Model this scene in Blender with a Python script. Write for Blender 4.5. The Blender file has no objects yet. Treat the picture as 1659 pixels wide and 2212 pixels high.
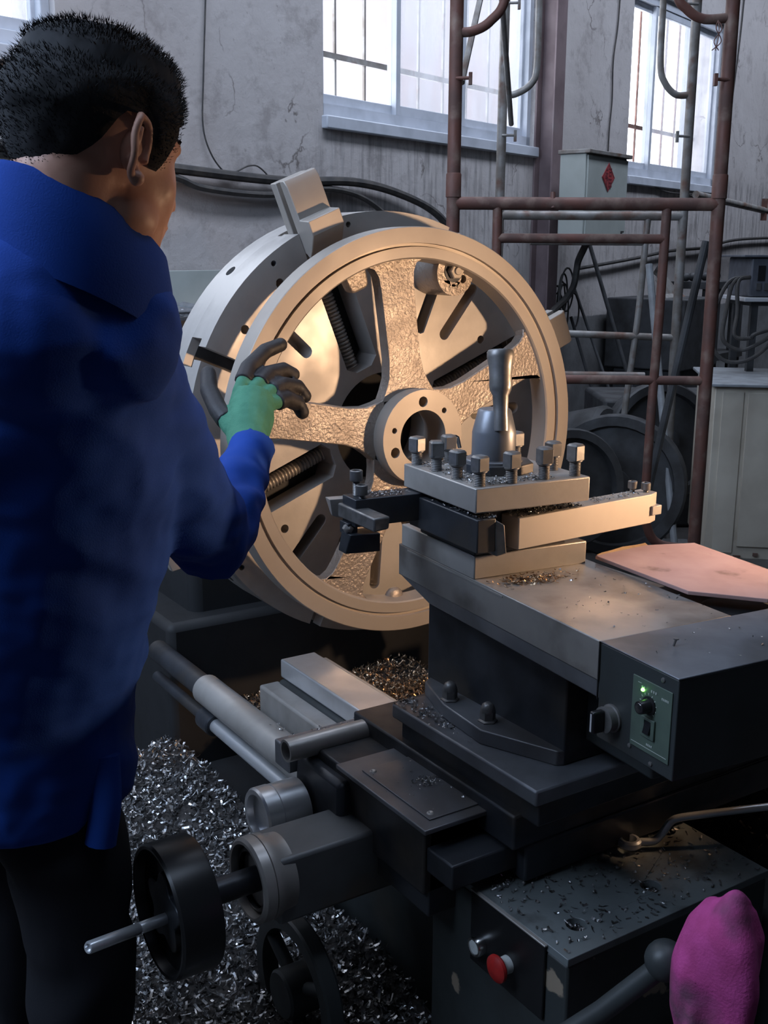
import bpy, bmesh, math, random
from mathutils import Vector, Matrix, noise
R = random.Random(7)
PI = math.pi
rad = math.radians
scene = bpy.context.scene
COL = scene.collection

# ------------------------------------------------------------------ frames
CAM = Vector((-1.3809, -2.0, 1.498))
AZ = rad(90 - 57.05)                       # view azimuth, clockwise from the spindle direction (+Y)
FH = Vector((math.sin(AZ), math.cos(AZ), 0)); RH = Vector((math.cos(AZ), -math.sin(AZ), 0))
def frame(o, x):
    x = Vector(x).normalized(); y = Vector((-x.y, x.x, 0))
    return Matrix(((x.x, y.x, 0, o[0]), (x.y, y.y, 0, o[1]), (0, 0, 1, o[2]), (0, 0, 0, 1)))
WORLD = Matrix.Identity(4)
G = frame((-0.407, -0.746, 0), (math.cos(rad(-5.3)), math.sin(rad(-5.3)), 0))     # swivelled compound slide
B = frame((CAM.x, CAM.y, 0), RH)                                                   # yard frame of scaffold and operator
W = frame((2.922, 3.315, 0), (0.9406, 0.3395, 0))                                  # long wall: x along it, y into it

# ------------------------------------------------------------------ camera
cd = bpy.data.cameras.new('camera'); cam = bpy.data.objects.new('camera', cd); COL.objects.link(cam)
cd.sensor_fit = 'VERTICAL'; cd.sensor_height = 36.0; cd.lens = 36.0 * 2375.0 / 2212.0; cd.clip_start = 0.05
pt = rad(13.29)
fw = FH * math.cos(pt) + Vector((0, 0, -math.sin(pt))); up = FH * math.sin(pt) + Vector((0, 0, math.cos(pt)))
rr = rad(0.3)
cx_ = RH * math.cos(rr) + up * math.sin(rr); cy_ = -RH * math.sin(rr) + up * math.cos(rr)
m = Matrix(((cx_.x, cy_.x, -fw.x), (cx_.y, cy_.y, -fw.y), (cx_.z, cy_.z, -fw.z))).to_4x4(); m.translation = CAM
cam.matrix_world = m
scene.camera = cam

# ------------------------------------------------------------------ world, lights, exposure
scene.view_settings.view_transform = 'Standard'; scene.view_settings.look = 'None'
scene.view_settings.gamma = 1.0; scene.view_settings.exposure = 0.0; scene.view_settings.use_curve_mapping = False
wd = bpy.data.worlds.new('world'); scene.world = wd; wd.use_nodes = True
bg = wd.node_tree.nodes['Background']; bg.inputs[0].default_value = (0.83, 0.89, 1.0, 1); bg.inputs[1].default_value = 6.0
def area(name, fr, loc, target, sx, sy, power, color, portal=False, spread=180):
    l = bpy.data.lights.new(name, 'AREA'); l.shape = 'RECTANGLE'; l.size = sx; l.size_y = sy; l.energy = power; l.color = color; l.spread = rad(spread)
    if portal: l.cycles.is_portal = True
    o = bpy.data.objects.new(name, l); COL.objects.link(o)
    p = fr @ Vector(loc); d = (fr @ Vector(target)) - p
    o.location = p; o.rotation_euler = d.to_track_quat('-Z', 'Y').to_euler(); return o
COOL = (0.66, 0.79, 1.0)
area('wall_fill_light', W, (0.8, -1.5, 4.8), (0.8, -0.1, 1.7), 11.0, 0.7, 118, (0.72, 0.81, 1.0), False, 110)  # added overhead area light to brighten the back wall; ceiling has no opening
area('front_fill_light', W, (-4.2, -3.4, 4.85), (-4.2, -2.6, 0), 3.4, 0.8, 15, (0.62, 0.76, 1.0), False, 120)  # extra cool fill added above the machine to lift its front surfaces
area('side_window_light', W, (-6.6, -1.4, 3.0), (-4.1, -2.1, 1.1), 1.8, 2.0, 125, (0.58, 0.74, 1.0))
area('portal_a', W, (-0.7, 0.30, 3.0), (-0.7, -2, 3.0), 2.0, 1.9, 1, (1, 1, 1), True)
area('portal_b', W, (2.45, 0.30, 2.65), (2.45, -2, 2.65), 1.7, 1.3, 1, (1, 1, 1), True)
area('portal_c', W, (-4.2, 0.30, 3.1), (-4.2, -2, 3.1), 2.0, 1.9, 1, (1, 1, 1), True)
lp = bpy.data.lights.new('machine_lamp_light', 'SPOT'); lp.energy = 50; lp.color = (1.0, 0.64, 0.38); lp.shadow_soft_size = 0.03
lp.spot_size = rad(105); lp.spot_blend = 0.6
lo = bpy.data.objects.new('machine_lamp_light', lp); COL.objects.link(lo); lo.location = (0.50, -1.08, 1.215)
lo.rotation_euler = (Vector((-0.25, -0.25, 1.08)) - lo.location).to_track_quat('-Z', 'Y').to_euler()

# ------------------------------------------------------------------ materials
def mat(name, c1, c2=None, scale=8.0, metallic=0.0, rough=0.5, rough2=None, bump=0.0, bscale=None, detail=6.0, lo=0.4, hi=0.62,
        emis=None, estr=0.0, aniso=False, c3=None, s3=2.0, spec=None, stretch=None, lo3=0.5, hi3=0.68):
    m = bpy.data.materials.new(name); m.use_nodes = True
    nt = m.node_tree; n = nt.nodes; L = nt.links; b = n['Principled BSDF']
    b.inputs['Base Color'].default_value = (*c1, 1); b.inputs['Metallic'].default_value = metallic; b.inputs['Roughness'].default_value = rough
    if spec is not None: b.inputs['Specular IOR Level'].default_value = spec
    if emis: b.inputs['Emission Color'].default_value = (*emis, 1); b.inputs['Emission Strength'].default_value = estr
    if c2 is None and bump == 0: return m
    tc = n.new('ShaderNodeTexCoord'); mp = n.new('ShaderNodeMapping'); L.new(tc.outputs['Object'], mp.inputs[0])
    if stretch: mp.inputs['Scale'].default_value = stretch
    def nz(s, d=detail):
        t = n.new('ShaderNodeTexNoise'); t.inputs['Scale'].default_value = s; t.inputs['Detail'].default_value = d; L.new(mp.outputs[0], t.inputs['Vector']); return t
    def ramp(src, a, z):
        r = n.new('ShaderNodeMapRange'); r.inputs[1].default_value = a; r.inputs[2].default_value = z; L.new(src, r.inputs[0]); return r
    if c2 is not None:
        t = nz(scale); r = ramp(t.outputs['Fac'], lo, hi)
        mx = n.new('ShaderNodeMix'); mx.data_type = 'RGBA'; L.new(r.outputs[0], mx.inputs[0])
        mx.inputs[6].default_value = (*c1, 1); mx.inputs[7].default_value = (*c2, 1); out = mx.outputs[2]
        if c3 is not None:
            t3 = nz(s3); r3 = ramp(t3.outputs['Fac'], lo3, hi3); m3 = n.new('ShaderNodeMix'); m3.data_type = 'RGBA'
            L.new(r3.outputs[0], m3.inputs[0]); L.new(out, m3.inputs[6]); m3.inputs[7].default_value = (*c3, 1); out = m3.outputs[2]
        L.new(out, b.inputs['Base Color'])
        if rough2 is not None:
            rr_ = n.new('ShaderNodeMapRange'); rr_.inputs[3].default_value = rough; rr_.inputs[4].default_value = rough2
            L.new(r.outputs[0], rr_.inputs[0]); L.new(rr_.outputs[0], b.inputs['Roughness'])
    if bump:
        t2 = nz(bscale or scale * 6); bp = n.new('ShaderNodeBump'); bp.inputs['Strength'].default_value = bump; bp.inputs['Distance'].default_value = 0.004
        L.new(t2.outputs['Fac'], bp.inputs['Height']); L.new(bp.outputs[0], b.inputs['Normal'])
    return m
M = {}
M['turned'] = mat('turned_steel', (0.44, 0.395, 0.35), (0.385, 0.34, 0.30), 5, 0.40, 0.46, 0.55, 0.04, 60)
M['cast'] = mat('raw_cast_iron', (0.42, 0.37, 0.33), (0.34, 0.29, 0.25), 14, 0.45, 0.30, 0.42, 0.7, 130)
M['chuck'] = mat('chuck_steel', (0.54, 0.51, 0.48), (0.43, 0.40, 0.375), 7, 0.5, 0.42, 0.55, 0.10, 40)
M['chuckdark'] = mat('chuck_slot_shade', (0.05, 0.05, 0.055), (0.025, 0.024, 0.024), 12, 0.3, 0.5, 0.6, 0.2)  # chuck steel darkened: the shade in the slots is put into this colour
M['steel'] = mat('ground_steel', (0.45, 0.425, 0.40), (0.35, 0.325, 0.30), 11, 0.45, 0.36, 0.5, 0.06, 70)
M['bright'] = mat('bright_steel', (0.72, 0.73, 0.75), (0.6, 0.6, 0.6), 9, 0.7, 0.28, 0.40, 0.03, 70)
M['oily'] = mat('oily_black_steel', (0.050, 0.054, 0.064), (0.025, 0.026, 0.030), 9, 0.35, 0.34, 0.5, 0.10, 30, c3=(0.085, 0.072, 0.06), s3=5)
M['slide'] = mat('slide_steel', (0.215, 0.222, 0.245), (0.145, 0.147, 0.16), 8, 0.4, 0.30, 0.46, 0.06, 50, c3=(0.10, 0.092, 0.09), s3=3.5)
M['tabletop'] = mat('worn_table_steel', (0.38, 0.355, 0.33), (0.27, 0.25, 0.235), 6, 0.4, 0.30, 0.46, 0.05, 50, c3=(0.16, 0.14, 0.125), s3=9)
M['headcast'] = mat('black_headstock_paint', (0.016, 0.017, 0.019), (0.010, 0.010, 0.011), 6, 0.0, 0.6, 0.7, 0.1, 40)
M['machine'] = mat('dark_machine_paint', (0.040, 0.046, 0.048), (0.026, 0.028, 0.028), 6, 0.0, 0.42, 0.55, 0.10, 40, c3=(0.060, 0.054, 0.045), s3=4)
M['apron'] = mat('apron_grey_paint', (0.17, 0.19, 0.195), (0.115, 0.128, 0.13), 7, 0.05, 0.38, 0.55, 0.10, 45, c3=(0.045, 0.045, 0.042), s3=11, lo3=0.54)
M['apronside'] = mat('chipped_apron_paint', (0.040, 0.046, 0.047), (0.026, 0.028, 0.027), 6, 0.0, 0.45, 0.6, 0.1, 45, c3=(0.30, 0.24, 0.18), s3=9, lo3=0.62, hi3=0.64)
M['housing'] = mat('housing_grey_paint', (0.145, 0.15, 0.155), (0.105, 0.107, 0.105), 6, 0.1, 0.42, 0.55, 0.08, 45, c3=(0.14, 0.105, 0.07), s3=4, lo3=0.55)
M['black'] = mat('black_plastic', (0.012, 0.012, 0.013), rough=0.32)
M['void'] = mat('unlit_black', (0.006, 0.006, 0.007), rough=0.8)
M['bolt'] = mat('blackened_bolt_steel', (0.24, 0.23, 0.225), (0.15, 0.142, 0.135), 40, 0.6, 0.34, 0.5, 0.05, 90)
M['panel'] = mat('green_grey_panel', (0.105, 0.145, 0.115), (0.08, 0.11, 0.09), 20, 0.1, 0.45, 0.55)
M['panelmark'] = mat('panel_printing', (0.42, 0.46, 0.42), rough=0.5)
M['led'] = mat('green_led', (0.1, 0.9, 0.15), emis=(0.25, 1.0, 0.12), estr=9.0, rough=0.3)
M['red'] = mat('red_button', (0.42, 0.018, 0.016), (0.30, 0.012, 0.012), 60, 0, 0.35, 0.5)
M['whitebtn'] = mat('white_button', (0.62, 0.64, 0.62), (0.5, 0.52, 0.5), 80, 0, 0.4, 0.5)
M['chrome'] = mat('chrome_ring', (0.7, 0.7, 0.7), metallic=1, rough=0.2)
M['rust'] = mat('rusty_brown_tube', (0.165, 0.070, 0.052), (0.115, 0.062, 0.050), 9, 0.1, 0.55, 0.7, 0.25, 60, c3=(0.24, 0.16, 0.125), s3=16, lo3=0.52, hi3=0.75)
M['greytube'] = mat('weathered_grey_tube', (0.30, 0.29, 0.275), (0.20, 0.175, 0.155), 12, 0.3, 0.5, 0.65, 0.2, 60, c3=(0.17, 0.10, 0.075), s3=10, lo3=0.55)
M['paletube'] = mat('pale_blue_grey_tube', (0.32, 0.34, 0.36), (0.24, 0.25, 0.26), 12, 0.1, 0.6, 0.7, 0.1)
M['column'] = mat('primer_red_column', (0.22, 0.165, 0.17), (0.16, 0.115, 0.12), 5, 0.1, 0.5, 0.62, 0.08, 30, c3=(0.21, 0.18, 0.18), s3=7, lo3=0.6, hi3=0.75)
M['cabinet'] = mat('cream_cabinet_paint', (0.64, 0.58, 0.48), (0.54, 0.48, 0.39), 5, 0.0, 0.5, 0.6, 0.04, 30, c3=(0.30, 0.24, 0.17), s3=6, lo3=0.66, hi3=0.8)
M['firebox'] = mat('pale_green_box_paint', (0.42, 0.455, 0.43), (0.37, 0.40, 0.375), 5, 0.0, 0.5, 0.6)
M['signred'] = mat('red_paper', (0.42, 0.045, 0.05), (0.30, 0.06, 0.06), 60, 0.0, 0.6, 0.7)
M['signdark'] = mat('dark_red_print', (0.16, 0.02, 0.03), rough=0.7)
M['frame'] = mat('window_frame_plastic', (0.55, 0.58, 0.64), (0.44, 0.47, 0.52), 6, 0.0, 0.5, 0.6, 0.05, 30)
M['cable'] = mat('dusty_black_cable', (0.040, 0.038, 0.038), (0.075, 0.068, 0.062), 20, 0.0, 0.6, 0.7, 0.05)
M['floor'] = mat('oily_concrete', (0.075, 0.070, 0.068), (0.045, 0.042, 0.040), 3, 0.0, 0.55, 0.8, 0.2, 20)
M['ceil'] = mat('dusty_ceiling', (0.12, 0.12, 0.125), rough=0.9)
M['wood'] = mat('pink_plywood', (0.46, 0.30, 0.28), (0.39, 0.245, 0.225), 9, 0.0, 0.42, 0.55, 0.04, 40, c3=(0.20, 0.12, 0.10), s3=14, lo3=0.6)
M['woodedge'] = mat('raw_split_wood', (0.62, 0.42, 0.20), (0.45, 0.28, 0.13), 30, 0.0, 0.7, 0.8, 0.5, 60)
M['chip'] = mat('steel_swarf', (0.42, 0.42, 0.43), (0.15, 0.145, 0.14), 60, 0.85, 0.26, 0.42)
M['chipwarm'] = mat('lamplit_swarf', (0.60, 0.44, 0.29), (0.28, 0.17, 0.10), 60, 0.85, 0.28, 0.45)  # slightly brown steel chips, with the lamp's warm glow put into the colour
M['chipbed'] = mat('fine_swarf_dust', (0.045, 0.040, 0.038), (0.02, 0.018, 0.018), 60, 0.3, 0.6, 0.8, 0.6, 150)
M['skin'] = mat('skin', (0.56, 0.31, 0.23), (0.50, 0.26, 0.19), 30, 0.0, 0.48, 0.55, 0.05, 200)
M['ear'] = mat('hair_black', (0.016, 0.016, 0.018), (0.028, 0.028, 0.031), 50, 0.0, 0.8, 0.9, spec=0.25)
M['hair'] = M['ear']
M['jacket'] = mat('blue_work_cloth', (0.010, 0.052, 0.29), (0.008, 0.040, 0.23), 5, 0.0, 0.85, 0.9, 0.15, 500, spec=0.2)
M['trousers'] = mat('black_work_cloth', (0.012, 0.013, 0.017), (0.018, 0.018, 0.023), 7, 0.0, 0.85, 0.9, 0.15, 400, spec=0.2)
M['shoe'] = mat('black_shoe_leather', (0.02, 0.018, 0.017), rough=0.5)
M['gloveg'] = mat('green_knit_glove', (0.045, 0.19, 0.115), (0.07, 0.24, 0.15), 30, 0.0, 0.8, 0.9, 0.3, 300)
M['gloveb'] = mat('black_rubber_coating', (0.018, 0.017, 0.020), (0.03, 0.026, 0.028), 30, 0.0, 0.55, 0.65, 0.2, 150)
M['pink'] = mat('pink_knit_glove', (0.52, 0.065, 0.27), (0.40, 0.045, 0.19), 25, 0.0, 0.8, 0.9, 0.3, 300, c3=(0.07, 0.045, 0.055), s3=7, lo3=0.46, hi3=0.60)
M['welder'] = mat('dark_grey_machine_case', (0.10, 0.105, 0.125), (0.075, 0.08, 0.095), 20, 0.1, 0.5, 0.6)
M['paper'] = mat('dusty_white_sheet', (0.48, 0.48, 0.50), rough=0.7)
M['shelfsteel'] = mat('shelf_steel', (0.45, 0.47, 0.5), (0.3, 0.3, 0.31), 14, 0.7, 0.35, 0.5, 0.05)
M['tyre'] = mat('dusty_dark_iron', (0.06, 0.062, 0.066), (0.035, 0.035, 0.036), 9, 0.2, 0.55, 0.7, 0.1)
M['brick'] = mat('pink_far_building', (0.25, 0.215, 0.225), (0.21, 0.19, 0.20), 2, 0.0, 0.9, 0.9)

def wall_material():
    m = bpy.data.materials.new('stained_plaster'); m.use_nodes = True; nt = m.node_tree; n = nt.nodes; L = nt.links; b = n['Principled BSDF']
    b.inputs['Roughness'].default_value = 0.85
    tc = n.new('ShaderNodeTexCoord'); sep = n.new('ShaderNodeSeparateXYZ'); L.new(tc.outputs['Object'], sep.inputs[0])
    def nz(s, d=8, sc=None, rough=0.6):
        t = n.new('ShaderNodeTexNoise'); t.inputs['Scale'].default_value = s; t.inputs['Detail'].default_value = d; t.inputs['Roughness'].default_value = rough
        mp = n.new('ShaderNodeMapping'); L.new(tc.outputs['Object'], mp.inputs[0])
        if sc: mp.inputs['Scale'].default_value = sc
        L.new(mp.outputs[0], t.inputs['Vector']); return t.outputs['Fac']
    def rng(src, a, z, lo=0.0, hi=1.0):
        r = n.new('ShaderNodeMapRange'); L.new(src, r.inputs[0]); r.inputs[1].default_value = a; r.inputs[2].default_value = z; r.inputs[3].default_value = lo; r.inputs[4].default_value = hi; return r.outputs[0]
    def mix(f, a, c, blend='MIX'):
        x = n.new('ShaderNodeMix'); x.data_type = 'RGBA'; x.blend_type = blend
        L.new(f, x.inputs[0])
        if isinstance(a, tuple): x.inputs[6].default_value = (*a, 1)
        else: L.new(a, x.inputs[6])
        if isinstance(c, tuple): x.inputs[7].default_value = (*c, 1)
        else: L.new(c, x.inputs[7])
        return x.outputs[2]
    def mul(a, c):
        x = n.new('ShaderNodeMath'); x.operation = 'MULTIPLY'; L.new(a, x.inputs[0])
        if isinstance(c, float): x.inputs[1].default_value = c
        else: L.new(c, x.inputs[1])
        return x.outputs[0]
    base = mix(rng(nz(1.3), 0.35, 0.65), (0.52, 0.49, 0.48), (0.43, 0.40, 0.39))
    base = mix(rng(nz(5.0, 10, None, 0.7), 0.52, 0.62, 0, 0.55), base, (0.27, 0.245, 0.235))
    base = mix(rng(nz(26.0, 6, None, 0.7), 0.62, 0.68, 0, 0.5), base, (0.22, 0.20, 0.19))
    z = sep.outputs['Z']
    # rain streaks under the window sills: a band of drips with a shape of its own
    xm = rng(sep.outputs['X'], -1.9, -1.6)
    drip = mul(mul(rng(nz(22, 5, (1, 1, 0.10)), 0.47, 0.62), xm), mul(rng(z, 2.15, 2.05), rng(z, 1.2, 1.75)))
    base = mix(mul(drip, 0.75), base, (0.205, 0.195, 0.19))
    base = mix(mul(mul(mul(rng(nz(30, 4, (1, 1, 0.08)), 0.52, 0.60), xm), rng(z, 2.1, 1.9)), 0.5), base, (0.52, 0.50, 0.50))
    # cracks
    v = n.new('ShaderNodeTexVoronoi'); v.feature = 'DISTANCE_TO_EDGE'; v.inputs['Scale'].default_value = 1.3
    wmp = n.new('ShaderNodeVectorMath'); wmp.operation = 'ADD'
    tn = n.new('ShaderNodeTexNoise'); tn.inputs['Scale'].default_value = 4.0; tn.inputs['Detail'].default_value = 6; L.new(tc.outputs['Object'], tn.inputs['Vector'])
    sc = n.new('ShaderNodeVectorMath'); sc.operation = 'SCALE'; sc.inputs['Scale'].default_value = 0.6; L.new(tn.outputs['Color'], sc.inputs[0])
    L.new(tc.outputs['Object'], wmp.inputs[0]); L.new(sc.outputs[0], wmp.inputs[1]); L.new(wmp.outputs[0], v.inputs['Vector'])
    crack = mul(rng(v.outputs['Distance'], 0.012, 0.002), rng(nz(2.2, 3), 0.50, 0.60))
    base = mix(mul(crack, 0.8), base, (0.13, 0.11, 0.10))
    # painted dado
    dz = n.new('ShaderNodeMath'); dz.operation = 'ADD'; L.new(z, dz.inputs[0]); L.new(rng(nz(9, 4), 0.0, 1.0, -0.02, 0.02), dz.inputs[1])
    dado = rng(dz.outputs[0], 1.085, 1.075)
    dcol = mix(rng(nz(3.5, 8), 0.4, 0.65), (0.225, 0.23, 0.235), (0.14, 0.14, 0.142))
    base = mix(dado, base, dcol)
    L.new(base, b.inputs['Base Color'])
    bp = n.new('ShaderNodeBump'); bp.inputs['Strength'].default_value = 0.5; bp.inputs['Distance'].default_value = 0.02
    L.new(nz(7, 10, None, 0.65), bp.inputs['Height']); L.new(bp.outputs[0], b.inputs['Normal'])
    return m
M['wall'] = wall_material()
def glass_material():
    m = bpy.data.materials.new('dusty_glass'); m.use_nodes = True; nt = m.node_tree; n = nt.nodes; L = nt.links
    for x in list(n): n.remove(x)
    out = n.new('ShaderNodeOutputMaterial'); tr = n.new('ShaderNodeBsdfTransparent'); tl = n.new('ShaderNodeBsdfTranslucent'); gl = n.new('ShaderNodeBsdfGlossy')
    tl.inputs[0].default_value = (0.34, 0.35, 0.38, 1); gl.inputs['Roughness'].default_value = 0.1
    a = n.new('ShaderNodeMixShader'); c = n.new('ShaderNodeMixShader'); tx = n.new('ShaderNodeTexNoise'); tx.inputs['Scale'].default_value = 2.2; tx.inputs['Detail'].default_value = 5
    tc = n.new('ShaderNodeTexCoord'); mp = n.new('ShaderNodeMapping'); mp.inputs['Scale'].default_value = (3, 3, 0.7); L.new(tc.outputs['Object'], mp.inputs[0]); L.new(mp.outputs[0], tx.inputs[0])
    r = n.new('ShaderNodeMapRange'); L.new(tx.outputs['Fac'], r.inputs[0]); r.inputs[1].default_value = 0.35; r.inputs[2].default_value = 0.7; r.inputs[3].default_value = 0.2; r.inputs[4].default_value = 0.6
    L.new(r.outputs[0], a.inputs[0]); L.new(tr.outputs[0], a.inputs[1]); L.new(tl.outputs[0], a.inputs[2])
    c.inputs[0].default_value = 0.06; L.new(a.outputs[0], c.inputs[1]); L.new(gl.outputs[0], c.inputs[2]); L.new(c.outputs[0], out.inputs[0])
    return m
M['glass'] = glass_material()

# ------------------------------------------------------------------ mesh builder
def basis(d):
    d = Vector(d).normalized(); a = Vector((0, 0, 1)) if abs(d.z) < 0.9 else Vector((1, 0, 0))
    x = a.cross(d).normalized(); return x, d.cross(x), d
class MB:
    def __init__(s, fr=WORLD): s.v = []; s.f = []; s.fr = fr
    def add(s, vs, fs, m=None):
        o = len(s.v); T = s.fr @ m if m is not None else s.fr
        s.v += [T @ Vector(p) for p in vs]; s.f += [tuple(i + o for i in q) for q in fs]; return s
    def box(s, a, b, m=None):
        x0, y0, z0 = a; x1, y1, z1 = b
        vs = [(x0, y0, z0), (x1, y0, z0), (x1, y1, z0), (x0, y1, z0), (x0, y0, z1), (x1, y0, z1), (x1, y1, z1), (x0, y1, z1)]
        return s.add(vs, [(0, 3, 2, 1), (4, 5, 6, 7), (0, 1, 5, 4), (1, 2, 6, 5), (2, 3, 7, 6), (3, 0, 4, 7)], m)
    def hexa(s, vs):      # bottom 4 (ccw from above), top 4
        return s.add(vs, [(0, 3, 2, 1), (4, 5, 6, 7), (0, 1, 5, 4), (1, 2, 6, 5), (2, 3, 7, 6), (3, 0, 4, 7)])
    def lathe(s, o, d, prof, seg=32, arc=None):
        # prof: list of (r, h) along direction d from o; closed ends when r == 0
        x, y, z = basis(d); o = Vector(o); vs = []; fs = []
        for r, h in prof:
            for i in range(seg):
                t = 2 * PI * i / seg; vs.append(o + z * h + (x * math.cos(t) + y * math.sin(t)) * max(r, 1e-5))
        for j in range(len(prof) - 1):
            for i in range(seg):
                a = j * seg + i; b = j * seg + (i + 1) % seg; fs.append((a, b, b + seg, a + seg))
        return s.add(vs, fs)
    def ring(s, o, d, ro, ri, h, seg=48, ch=0.0):
        return s.lathe(o, d, [(ri, 0), (ro - ch, 0), (ro, ch), (ro, h - ch), (ro - ch, h), (ri, h), (ri, 0)], seg)
    def cyl(s, a, b, r, r2=None, seg=20, ch=0.0):
        a = Vector(a); b = Vector(b); L = (b - a).length; r2 = r if r2 is None else r2
        return s.lathe(a, b - a, [(0, 0), (r - ch, 0), (r, ch), (r2, L - ch), (r2 - ch, L), (0, L)] if ch else [(0, 0), (r, 0), (r2, L), (0, L)], seg)
    def tube(s, pts, r, seg=12, rs=None, caps=True):
        P = [Vector(p) for p in pts]; n = len(P); vs = []; fs = []; px = None
        for i in range(n):
            d = (P[min(i + 1, n - 1)] - P[max(i - 1, 0)]).normalized()
            if px is None: x, y, _ = basis(d)
            else:
                x = (px - d * px.dot(d)).normalized(); y = d.cross(x)
            px = x; q = rs[i] if rs else r
            for k in range(seg):
                t = 2 * PI * k / seg; vs.append(P[i] + (x * math.cos(t) + y * math.sin(t)) * q)
        for i in range(n - 1):
            for k in range(seg):
                a = i * seg + k; b = i * seg + (k + 1) % seg; fs.append((a, b, b + seg, a + seg))
        if caps:
            fs.append(tuple(reversed(range(seg)))); fs.append(tuple((n - 1) * seg + k for k in range(seg)))
        return s.add(vs, fs)
    def ball(s, c, r, seg=16, rings=10, sc=(1, 1, 1), rot=None):
        vs = []; fs = []
        for j in range(rings + 1):
            t = PI * j / rings
            for i in range(seg):
                a = 2 * PI * i / seg; p = Vector((math.sin(t) * math.cos(a) * sc[0], math.sin(t) * math.sin(a) * sc[1], math.cos(t) * sc[2])) * r
                if rot is not None: p = rot @ p
                vs.append(Vector(c) + p)
        for j in range(rings):
            for i in range(seg):
                a = j * seg + i; b = j * seg + (i + 1) % seg; fs.append((a, a + seg, b + seg, b))
        return s.add(vs, fs)
    def prism(s, poly, m, h):      # convex-ish polygon in local xy, extruded along local z by h
        n = len(poly); vs = [(p[0], p[1], 0) for p in poly] + [(p[0], p[1], h) for p in poly]
        fs = [tuple(reversed(range(n))), tuple(range(n, 2 * n))] + [(i, (i + 1) % n, n + (i + 1) % n, n + i) for i in range(n)]
        return s.add(vs, fs, m)
    def plate(s, loops, m, h, res=1):     # outer loop and holes, filled as a 2D curve and thickened
        cu = bpy.data.curves.new('tmp', 'CURVE'); cu.dimensions = '2D'; cu.fill_mode = 'BOTH'; cu.extrude = h / 2
        for lp_ in loops:
            sp = cu.splines.new('POLY'); sp.points.add(len(lp_) - 1); sp.use_cyclic_u = True
            for i, p in enumerate(lp_): sp.points[i].co = (p[0], p[1], 0, 1)
        ob = bpy.data.objects.new('tmp', cu); me = ob.to_mesh()
        s.add([(v.co.x, v.co.y, v.co.z + h / 2) for v in me.vertices], [tuple(p.vertices) for p in me.polygons], m)
        ob.to_mesh_clear(); bpy.data.objects.remove(ob); bpy.data.curves.remove(cu); return s
    def build(s, name, material, parent=None, bevel=0.0, smooth=35, recalc=True, at=None):
        lo = [min(p[k] for p in s.v) for k in range(3)]; hi = [max(p[k] for p in s.v) for k in range(3)]
        o = Vector(((lo[0] + hi[0]) / 2, (lo[1] + hi[1]) / 2, lo[2])) if at is None else Vector(at)
        me = bpy.data.meshes.new(name); me.from_pydata([p - o for p in s.v], [], s.f); me.validate()
        bm = bmesh.new(); bm.from_mesh(me); bmesh.ops.remove_doubles(bm, verts=bm.verts, dist=1e-6)
        bmesh.ops.dissolve_degenerate(bm, edges=bm.edges, dist=1e-6)
        if recalc: bmesh.ops.recalc_face_normals(bm, faces=bm.faces)
        bm.to_mesh(me); bm.free()
        if smooth:
            for p in me.polygons: p.use_smooth = True
            me.set_sharp_from_angle(angle=rad(smooth))
        me.materials.append(material if not isinstance(material, str) else M[material])
        ob = bpy.data.objects.new(name, me); COL.objects.link(ob); ob.location = o
        if parent is not None:
            ob.parent = parent; ob.matrix_parent_inverse = abs_mat(parent).inverted()
        if bevel:
            b = ob.modifiers.new('bevel', 'BEVEL'); b.width = bevel; b.segments = 2; b.limit_method = 'ANGLE'; b.angle_limit = rad(40)
            b.harden_normals = False
        return ob
def abs_mat(o):
    m = Matrix.Translation(o.location) @ o.rotation_euler.to_matrix().to_4x4()
    return abs_mat(o.parent) @ o.matrix_parent_inverse @ m if o.parent else m
def tag(o, label, cat, group=None, kind=None):
    if label: o['label'] = label
    if cat: o['category'] = cat
    if group: o['group'] = group
    if kind: o['kind'] = kind
    return o
def thing(name, label, cat, loc, fr=WORLD, group=None):
    o = bpy.data.objects.new(name, None); COL.objects.link(o); o.location = fr @ Vector(loc); o.empty_display_size = 0.05
    return tag(o, label, cat, group)
def copy_tree(o, parent=None):
    c = o.copy(); COL.objects.link(c)
    if parent is not None: c.parent = parent
    for ch in list(o.children): copy_tree(ch, c)
    return c
def circle(cx, cy, r, n=24): return [(cx + r * math.cos(2 * PI * i / n), cy + r * math.sin(2 * PI * i / n)) for i in range(n)]
def stadium(r0, r1, ang, w, n=8):
    a = rad(ang); c, s_ = math.cos(a), math.sin(a); out = []
    for k in range(n + 1):
        t = -PI / 2 + PI * k / n; u = r1 - w / 2 + w / 2 * math.cos(t); v = w / 2 * math.sin(t); out.append((u * c - v * s_, u * s_ + v * c))
    for k in range(n + 1):
        t = PI / 2 + PI * k / n; u = r0 + w / 2 + w / 2 * math.cos(t); v = w / 2 * math.sin(t); out.append((u * c - v * s_, u * s_ + v * c))
    return out
def bez(pts, n=10):      # Catmull-Rom through points
    P = [Vector(p) for p in pts]; P = [2 * P[0] - P[1]] + P + [2 * P[-1] - P[-2]]; out = []
    for i in range(1, len(P) - 2):
        for k in range(n):
            t = k / n; a, b, c, d = P[i - 1], P[i], P[i + 1], P[i + 2]
            out.append(0.5 * ((2 * b) + (c - a) * t + (2 * a - 5 * b + 4 * c - d) * t * t + (3 * b - a - 3 * c + d) * t ** 3))
    out.append(P[-2]); return out
SPIN = Matrix(((1, 0, 0, 0), (0, 0, -1, 0), (0, 1, 0, 1.1), (0, 0, 0, 1)))      # local xy -> spindle face plane, local z -> -Y (towards the tailstock)
def spin(y): return Matrix.Translation((0, y, 0)) @ SPIN
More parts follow.
